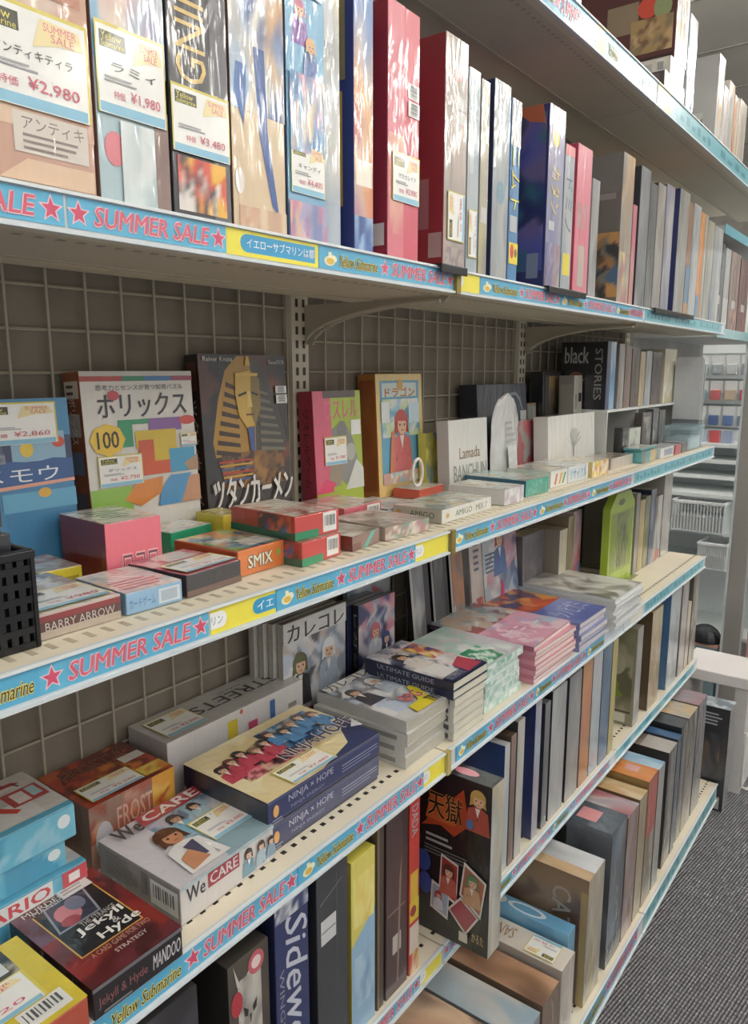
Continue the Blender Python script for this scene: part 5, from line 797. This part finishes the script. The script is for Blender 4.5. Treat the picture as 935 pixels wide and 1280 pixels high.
for lab, y0, y1, h, x, cs in [
  ('thin grey spine recessed behind the framed cards box', 1.125, 1.155, .27, -.13, ['#8a8a88', '#6a6a6c']), ('pale spine recessed, second behind the framed cards box', 1.160, 1.19, .27, -.13, ['#b0aca4', '#8c8884']), ('orange and brown spine recessed behind the framed cards box', 1.195, 1.24, .27, -.13, ['#8c4a2c', '#b86a34', '#5a4034'])]:
    E_(lab, y0, y1, h, {'all': cs[0]}, {'front': [('g', 0, 0, 1, 1, cs, {'cells': 6})]}, x=x, d=.18)
for lab, y0, y1, h, cols, ar in [
  ('silver spine with a blue edge right of the framed cards box', 1.287, 1.312, .285, {'all': '#a8acb0', 'side': '#2c4a8c'}, ['#b8bcbc', '#90989c', '#d0d0cc', '#8aa0b4']),
  ('brown and orange thin spine, third right of the framed cards box', 1.314, 1.340, .295, {'all': '#5a4438'}, ['#4a3a34', '#a8582c', '#6a6058', '#8c8a88']),
  ('silver grey crinkled spine left of the navy one', 1.343, 1.378, .315, {'all': '#a8a8a8', 'side': '#3c3c40'}, ['#b8b8b4', '#8c8c8c', '#d4d4d0', '#9a9484']),
  ('deep navy sided box with a thin blue silver spine', 1.428, 1.460, .325, {'all': '#8ca0b8', 'side': '#1c2f6c'}, ['#98a8bc', '#6c88b4', '#c8d0d8', '#b87c5c']),
  ('dark grey thin spine right of the deep navy box', 1.478, 1.508, .305, {'all': '#5c6068', 'side': '#1c2230'}, ['#5c6068', '#8c8c90', '#444a54']),
  ('wide silver grey spine, left of two similar ones', 1.516, 1.598, .320, {'all': '#9ca0a0', 'side': '#26282c'}, ['#a8acac', '#8a9094', '#b8b4ac', '#7c8288', '#c0c4c4']),
  ('wide grey spine with dark side, right of two similar ones', 1.612, 1.690, .320, {'all': '#84888a', 'side': '#22242a'}, ['#8c9092', '#6c7278', '#a4a4a0', '#5c6268', '#b0aca4']),
  ('orange brown spine with small dark lettering', 1.695, 1.760, .330, {'all': '#b87c44', 'side': '#3a2c24'}, ['#c08a50', '#b0703c', '#c8a070', '#a86438', '#c8586c']),
  ('pale blue white spine right of the orange brown one', 1.763, 1.828, .330, {'all': '#a8bcc8', 'side': '#5c6468'}, ['#b4c8d0', '#90a8b8', '#c8d0d0', '#7c98b0', '#c8a8a4']),
  ('steel blue spine between the pale blue and the yellow ones', 1.831, 1.898, .325, {'all': '#5c7c9c', 'side': '#2c3a4c'}, ['#5c7c9c', '#44688c', '#7c90a0', '#3c5470']),
  ('thin olive yellow spine left of the leaf box', 1.901, 1.942, .325, {'all': '#a89c4c', 'side': '#4c4a2c'}, ['#b0a450', '#988a44', '#c8bc7c'])]:
    E_(lab, y0, y1, h, cols, {'front': [('g', 0, 0, 1, 1, ar, {'cells': 14, 'soft': 25})]}, d=.27)
E_('olive grey box with a green leaf on its side', 2.105, 2.158, .300, {'all': '#7c7c68', 'side': '#85836a', 'top': '#8c8c7c', 'front': '#8c8c88'}, {'side': [('g', .1, .12, .95, .95, ['#8c8a70', '#7c7a60', '#9c9a84', '#5c5c4c'], {'cells': 10}), ('e', .62, .62, .2, .12, '#a8a690'), ('p', [(.45, .44), (.60, .48), (.72, .42), (.70, .36), (.80, .30), (.65, .28), (.55, .20), (.48, .28), (.52, .36)], '#6c8c1c'), ('r', .42, .03, .86, .12, '#c8c8c0'), ('r', .1, .13, .95, .15, '#3c3c30')], 'front': [('g', 0, 0, 1, 1, ['#9c9c98', '#7c7c74', '#b4b4b0'], {})]}, d=.16)
for lab, y0, y1, h, cols, ar, d in [
  ('tan brown wide box right of the leaf box', 2.24, 2.345, .315, {'all': '#a8946c', 'side': '#5c4834', 'top': '#b0a080'}, ['#b09c74', '#a0885c', '#c0b08c'], .22),
  ('blue sided box with a silver grey spine', 2.43, 2.545, .325, {'all': '#a0a8ac', 'side': '#3c6c9c', 'top': '#a8b0b4'}, ['#a8b0b4', '#90989c', '#bcc4c4'], .20),
  ('tall grey box near the far end of the fifth shelf', 2.566, 2.64, .335, {'all': '#98928c', 'side': '#7c7874', 'top': '#a8a094'}, ['#a09890', '#8c847c', '#b4aca4'], .24),
  ('short cream picture spine near the far end of the fifth shelf', 2.645, 2.69, .24, {'all': '#c0b090', 'side': '#6c6454'}, ['#c8b894', '#a89880', '#8c9ca8', '#d0c0a0'], .18),
  ('beige tall box, last on the fifth shelf', 2.70, 2.775, .33, {'all': '#a89c84', 'side': '#5c564c', 'top': '#a09480'}, ['#b0a48c', '#988c74', '#3c3834'], .25)]:
    E_(lab, y0, y1, h, cols, {'front': [('g', 0, 0, 1, 1, ar, {'cells': 8})]}, d=d)

# ---------------------------------------------------------------- base shelf
ZF = .1155
G6 = 'large boxes on the base shelf'
def F_(lab, y0, y1, h, cols, art=None, x=.09, d=.29, **k): return rowbox('game_box', lab, ZF, y0, y1, h, x, d, cols, art, k.pop('tags', None), G6, **k)
F_('white box with lettering and a price tag on top and a dark picture side', 1.395, 1.470, .200, {'all': '#d4ccc0', 'side': '#b8aea4', 'top': '#d8d0c4'},
   {'top': [('t', 'SANTAL', .30, .55, .80, .92, '#a07858', 90)], 'side': [('r', .62, .0, .88, .80, '#26262c'), ('r', .62, .38, .88, .42, '#9c948c'), ('g', .64, .44, .86, .78, ['#2c2c30', '#6c6660', '#3c3a3c'], {'cells': 9}), ('g', .64, .04, .86, .36, ['#2c2c34', '#7c6c5c', '#3c4c84', '#3c3a3c'], {'cells': 9})], 'front': [('g', 0, 0, 1, 1, ['#d0c8bc', '#bcb4a8', '#dcd4c8'], {})]}, d=.24, tags=[('top', .08, .10, .92, .40, '4,180', '', 90)])
F_('light blue box with a white ring emblem behind the white box', 1.475, 1.520, .225, {'all': '#6cb0d8', 'side': '#7cb8dc', 'top': '#60a8d4'}, {'top': [('e', .5, .45, .38, .20, '#dce8f0'), ('e', .5, .45, .26, .15, '#60a8d4'), ('e', .5, .78, .40, .12, '#e0e4e8'), ('e', .4, .80, .12, .06, '#26303c'), ('t', 'LUNA', .1, .92, .9, .98, '#c8cc3c')], 'side': [('g', 0, 0, 1, 1, ['#6cb0d8', '#8cc4e0', '#5ca0cc'], {})]}, x=.07, d=.25)
F_('big brown and white wrapped box with tall grey side letters', 1.535, 1.638, .335, {'all': '#a08c6c', 'side': '#6c5444', 'top': '#b8bcc0', 'front': '#a8a090'},
   {'top': [('g', 0, .0, 1, 1, ['#b8c0c8', '#d8dce0', '#a0a8b0', '#c8ccd0'], {'cells': 9}), ('g', 0, 0, .35, 1, ['#c8a06c', '#a8845c', '#d8bc90'], {})], 'side': [('g', 0, 0, 1, 1, ['#6c5444', '#5c4638', '#7c6450', '#8a7258'], {'cells': 10}), ('t', 'CATALINA', .70, .10, .86, .88, '#9c948c', -90, {'bold': .02}), ('r', .94, 0, 1, .9, '#a88c54')], 'front': [('g', 0, 0, 1, 1, ['#b0a898', '#989488', '#c0b49c', '#a89868'], {'cells': 12})]})
F_('steel blue dark box with a sticker on top and castle spine', 1.680, 1.790, .375, {'all': '#4c5664', 'side': '#4e5660', 'top': '#4c5864'},
   {'top': [('g', 0, 0, 1, 1, ['#4c5864', '#3c4854', '#5c6c78'], {}), ('r', .25, .18, .75, .36, '#d88c90'), ('t', 'STONAK', .3, .5, .7, .85, '#a8a88c', 90)], 'side': [('r', 0, .3, .6, .95, '#22262c'), ('g', .6, 0, 1, 1, ['#545c66', '#4a525c', '#626a74'], {})], 'front': [('g', 0, 0, 1, 1, ['#5c6c7c', '#4c5868', '#8098ac', '#6c6460', '#3c444c'], {'cells': 14}), ('r', 0, 0, 1, .16, '#2c3644')]}, tags=None)
F_('box with a red and white picture top and maroon foot', 1.796, 1.885, .360, {'all': '#8c8c8c', 'side': '#4c4644', 'top': '#b8a8a4'}, {'top': [('g', 0, 0, 1, 1, ['#c8c0bc', '#b84850', '#90b0c4', '#d8d0cc', '#a85c64'], {'cells': 14})], 'front': [('g', 0, 0, 1, 1, ['#9c9894', '#7c7874', '#b0a8a0', '#7c3c40', '#94645c'], {'cells': 12})]})
F_('cream gold topped box on the base shelf', 1.890, 1.955, .365, {'all': '#b09c74', 'top': '#d0b478', 'side': '#7c5c3c'}, {'top': [('g', 0, 0, 1, 1, ['#d0b478', '#dcc890', '#b8844c', '#d8c8a8'], {'cells': 10})], 'front': [('g', 0, 0, 1, 1, ['#a89878', '#8c7c5c', '#c0b08c'], {})]})
F_('bright orange topped box on the base shelf', 1.960, 2.045, .385, {'all': '#b8583c', 'top': '#d87024', 'side': '#8c6c34', 'front': '#b8503c'}, {'top': [('g', 0, 0, 1, 1, ['#d87024', '#e08c38', '#c85c1c', '#d89c5c'], {'cells': 10}), ('r', .4, .15, .8, .28, '#e0a0a0')], 'front': [('r', 0, .55, 1, 1, '#b84c3c'), ('g', 0, 0, 1, .55, ['#8c7c64', '#6c6458', '#a89880'], {})]})
F_('pale sky blue topped slim box beside the orange one', 2.050, 2.110, .380, {'all': '#8c9498', 'top': '#8cb8d8', 'side': '#4c5054'}, {'top': [('g', 0, 0, 1, 1, ['#8cb8d8', '#b0ccdc', '#78a4c8'], {})], 'front': [('g', 0, 0, 1, 1, ['#9c9c98', '#7c8488', '#b0aca4'], {})]})
F_('dark brown box with a pale end top', 2.165, 2.250, .380, {'all': '#7c7874', 'top': '#7a6a60', 'side': '#33302e'}, {'top': [('g', 0, 0, 1, 1, ['#6c5c50', '#a89484', '#4c443c'], {}), ('r', 0, 0, 1, .3, '#b0a8a0')], 'front': [('r', 0, 0, .3, 1, '#4c4644')]}, x=.085)
F_('deep blue topped box on the base shelf', 2.255, 2.300, .385, {'all': '#4c5c70', 'top': '#3a6494', 'side': '#2c3440'}, {'top': [('g', 0, 0, 1, 1, ['#3a6494', '#4c78a8', '#2c4c78'], {}), ('r', .2, .6, .8, .85, '#b8b8b8')]}, x=.085)
F_('black box with a rounded grey rim on the base shelf', 2.310, 2.385, .400, {'all': '#2c2e32', 'top': '#44484e', 'side': '#202226'}, {'front': [('r', .35, 0, 1, 1, '#7c7a74')], 'top': [('r', .2, .1, .8, .9, '#3a3c42')]}, x=.08)
F_('white topped grey box near the end of the base shelf', 2.390, 2.500, .400, {'all': '#a09a90', 'top': '#c8c0b8', 'side': '#5c5854'}, {'top': [('r', 0, .15, 1, 1, '#d0c8c0'), ('g', 0, 0, 1, .3, ['#c8a87c', '#a8a49c'], {})], 'front': [('g', 0, 0, 1, 1, ['#a8a298', '#8c867c', '#4c4844'], {})]}, x=.08)
F_('pinkish picture topped box, last on the base shelf', 2.510, 2.620, .400, {'all': '#8c8884', 'top': '#b8a0a4', 'side': '#4c4c50'}, {'top': [('g', 0, 0, 1, 1, ['#a8a8b0', '#b86c78', '#c8b8ac', '#8c8c94'], {'cells': 9})], 'front': [('g', 0, 0, 1, 1, ['#8c8c8c', '#6c7078', '#a8a49c'], {})]}, x=.08)
F_('dull gold box lying at the very end of the base shelf', 2.63, 2.77, .30, {'all': '#6c6450', 'top': '#a08840'}, {'top': [('g', 0, 0, 1, 1, ['#a08840', '#6c5c34', '#c8b068'], {'cells': 8})]}, x=-.02, d=.2)

for lab, y0, y1, h, c, t in [('flat topped brown and orange box low on the base shelf by the white one', 1.30, 1.385, .185, '#7c6450', ['#a87c58', '#c89878', '#6c4c38']), ('pale blue topped box low on the base shelf', 1.20, 1.29, .18, '#8c98a0', ['#a8bcc8', '#c8b8a8', '#8ca4b4']),
  ('skin toned picture box low on the base shelf', 1.08, 1.19, .185, '#a07c64', ['#c89c80', '#8c5c48', '#d8b898', '#6c5450']), ('dark green box low on the base shelf', .95, 1.07, .18, '#3c4840', ['#4c5c50', '#8c8c70', '#2c3430'])]:
    F_(lab, y0, y1, h, {'all': c, 'top': t[0]}, {'top': [('g', 0, 0, 1, 1, t, {'cells': 9})]})

# ---------------------------------------------------------------- beyond the end of the shelving
u = empty('far_unit', (0, 2.9, 0)); tag(u, 'grey far shelf unit behind the end of the long shelving', 'shelf unit')
for z in (1.715, 2.06): MB().box((XB, .0, z), (-.05, 1.0, z + .025), '#b4b8b8').build('shelf', 'shelf', u)
MB().box((-.05, 0, 2.058), (-.047, 1.0, 2.09), '#5ab0c4').build('price_rail', 'strip', u); MB().box((-.05, 0, 1.712), (-.047, 1.0, 1.745), '#7ab0b8').build('price_rail', 'strip', u)
MB().box((XB - .02, 0, 1.6), (XB, 1.0, 2.2), '#a8a8a4').build('back', 'panel', u)
for lab, y0, y1, h, c, c2 in [('black and brown box first on the far unit', 2.90, 3.03, .30, '#24262e', '#8a5a34'), ('grey silver box on the far unit', 3.04, 3.12, .29, '#a0a4a4', '#c8c8c8'), ('brown mottled box on the far unit', 3.13, 3.28, .29, '#7c5a4c', '#a87c64'), ('dark red box on the far unit', 3.29, 3.45, .28, '#6c3434', '#8c4c44')]:
    rowbox('game_box', lab, 1.7405, y0, y1, h, -.07, .2, {'all': c}, {'front': [('g', 0, 0, 1, .4, [c, c2], {}), ('r', .3, .3, .7, .4, '#b8b8b4')]}, group='boxes on the far unit')

# white wall shelving facing the camera with baskets
ws = empty('white_wall_shelving', (-.45, 4.0, 0)); tag(ws, 'white wall shelving facing the aisle behind the steel column', 'shelving')
MB().box((-.5, .3, 0), (.9, .33, 2.2), '#e0e8ea').build('back_panel', 'white', ws)
for z in (.28, .62, .795, .98, 1.06, 1.14, 1.22): MB().box((-.5, -.06 if z < 1 else .04, z), (.9, .30, z + .018), '#e6eeee').build('shelf', 'white', ws)
for z in (1.30, 1.42, 1.55, 1.68): MB().tube([(-.5, .285, z), (.9, .285, z)], .006, '#8a9294', 6).build('hanging_bar', 'wire', ws)
def basket(lab, x, y, z, L, Wd, H):
    b = empty('white_basket', (x, y, z)); tag(b, lab, 'basket', 'white slatted baskets on the wall shelving')
    basket_walls(Wd, L, H, .0045, '#e4ecee', 16, 1, 'white', b, 'slatted_wall')
    MB().box((-Wd/2, -L/2, 0), (Wd/2, L/2, .004), '#dce4e6').build('basket_floor', 'white', b)
    m = MB()
    for s in (-1, 1): m.box((s*Wd/2 - .006, -L/2 - .006, H - .012), (s*Wd/2 + .006, L/2 + .006, H + .002), '#f0f4f6'); m.box((-Wd/2, s*L/2 - .006, H - .012), (Wd/2, s*L/2 + .006, H + .002), '#f0f4f6')
    m.build('rim', 'white', b, bevel=.002)
    MB().box((-Wd/2 + .01, -L/2 + .01, .005), (Wd/2 - .01, L/2 - .01, H * .5), '#b8bcc0').build('contents', 'card', b)
basket('white slatted basket on the upper shelf left of the steel column', -.30, 3.98, .8135, .18, .24, .15)
basket('white slatted basket on the lower shelf left of the steel column', -.215, 3.97, .6385, .20, .13, .13)
MB
for k_, (x, z, c) in enumerate([(-.62, 1.62, '#a8b4bc'), (-.55, 1.62, '#c8ccd0'), (-.48, 1.62, '#8a98a8'), (-.41, 1.62, '#b8c4c8'), (-.34, 1.62, '#9aa8b0'), (-.27, 1.62, '#c0c8cc'), (-.20, 1.62, '#8c949c'),
      (-.62, 1.49, '#a8c4d0'), (-.55, 1.49, '#c8d4d8'), (-.48, 1.49, '#b4bcc0'), (-.41, 1.49, '#8cb0c4'), (-.34, 1.49, '#c85a5c'), (-.27, 1.49, '#b8a48c'), (-.20, 1.49, '#c84a50'),
      (-.62, 1.36, '#b8bcb8'), (-.55, 1.36, '#c8b83c'), (-.48, 1.36, '#a8bccc'), (-.41, 1.36, '#c0c8cc'), (-.34, 1.36, '#3c5c94'), (-.27, 1.36, '#4a6ca4'), (-.20, 1.36, '#6c7c94')]):
    cn = {0: 'grey blue', 1: 'mixed', 2: 'low'}[k_ // 7]
    hue = ['slate', 'off white', 'dusty blue', 'pale blue', 'ash', 'silver', 'dark grey', 'ice blue', 'white', 'light grey', 'sky blue', 'coral red', 'tan', 'crimson', 'greenish white', 'mustard yellow', 'powder blue', 'cloud grey', 'navy', 'mid blue', 'steel'][k_]
    p = empty('blister_pack', (x, 4.24, z)); tag(p, '%s blister pack hanging in the %s row on the wall shelving' % (hue, ['upper', 'middle', 'lower'][k_ // 7]), 'blister pack', 'blister packs hanging on the wall shelving')
    MB().box((-.03, 0, -.05), (.03, .002, .055), '#d8dcdc').build('backing_card', 'card', p)
    MB().box((-.024, -.022, -.042), (.024, 0, .01), c).build('blister', 'wrap', p, bevel=.004)
for x, z, c, l in [(-.42, 1.2385, '#d8b83c', 'small yellow box on the top white shelf by the shelf end'), (-.36, 1.2385, '#a8b0c8', 'lilac grey packet on the top white shelf'), (-.30, 1.2385, '#c8444c', 'small bright red box on the top white shelf'), (-.24, 1.2385, '#8a98b8', 'dull blue packet on the top white shelf')]:
    tag(MB().box((-.025, -.04, 0), (.025, .0, .06), c).build('small_box', 'wrap', bevel=.002, loc=(x, 4.14, z)), l, 'packet', 'packets on the top white shelf')
# brushed steel column
co = empty('steel_column', (-.033, 3.568, 0)); tag(co, 'brushed steel column rising at the right edge beyond the shelving', 'column')
MB().box((-.036, -.02, 0), (.036, .02, CEIL - .002), '#b4b2ae').build('column_shaft', 'steel', co, bevel=.003)
MB().box((-.045, -.024, 0), (-.036, .024, CEIL - .002), '#c4ccd0').build('edge_trim', 'white', co)
# low white table with a panel leg
tb = empty('low_table', (.02, 2.96, 0)); tag(tb, 'low white table with a thick top past the end of the base shelf', 'table')
MB().box((-.12, 0, .425), (.135, .24, .47), '#e4e0e0').build('tabletop', 'white', tb, bevel=.004)
MB().box((.085, .01, 0), (.128, .23, .424), '#d0cecc').build('leg', 'white', tb)
MB().box((-.115, .01, 0), (-.08, .23, .424), '#c4c4c4').build('leg', 'white', tb)
m = MB(); m.tube([(.132, .02, .25), (.134, .02, .03), (.15, .03, .02), (.165, .05, .025), (.155, .07, .03)], .005, '#d8d8d4', 8)
m.build('hook', 'wire', tb)
for lab, x0, x1, h, c in [('black box with white print standing at the end of the base shelf', .0, .125, .40, '#2a2c32')]:
    o = box_thing('game_box', lab, 'game box', (x1, 2.80, .0005), (x1 - x0, .09, h), {'all': c, 'top': '#7c8894', 'front': '#8a8a8c'}, {'side': [('l', .2, .82, .85, .95, 4, '#a8b0bc'), ('g', .1, .2, .8, .75, ['#2a2c32', '#1c1e24', '#4c4a4c', '#26304c', '#6a5a4c'], {'cells': 16}), ('r', .05, .02, .25, .12, '#a8a8a4'), ('r', .6, .02, .9, .14, '#b0b0b0')], 'top': [('g', 0, 0, 1, 1, ['#8a9aa8', '#b8c4cc', '#6c7884'], {'cells': 8})]}, 0, None)
# things on the floor shelf behind the table
m = MB(); NU = 16
for j in range(8):
    for i in range(NU):
        def q(a, b):
            th = math.pi * .5 * b / 8; r = .075 * math.cos(th) * (1 + .04 * math.sin(a * 5)); an = 2 * math.pi * a / NU
            return (r * math.cos(an), r * math.sin(an) * .9, .075 * math.sin(th))
        m.poly([q(i, j), q(i + 1, j), q(i + 1, j + 1), q(i, j + 1)], '#1e222c')
m.box((-.07, -.06, -.012), (.07, .06, .0), '#c89484')
tag(m.build('knit_cap', 'card', loc=(-.155, 3.60, .372)), 'dark rounded cap with a pinkish band behind the low table', 'cap')
for x, y, w, h, c, l in [(-.155, 3.60, .13, .359, '#7c98a4', 'pale teal carton under the dark cap'), (-.235, 3.50, .05, .33, '#c8b450', 'yellow carton beside the teal one behind the low table'), (.05, 3.75, .09, .42, '#d89a94', 'salmon pink carton right of the steel column')]:
    tag(MB().box((-w/2, -.06, 0), (w/2, .06, h), c).build('carton', 'card', bevel=.003, loc=(x, y, .0005)), l, 'carton', 'cartons behind the low table')
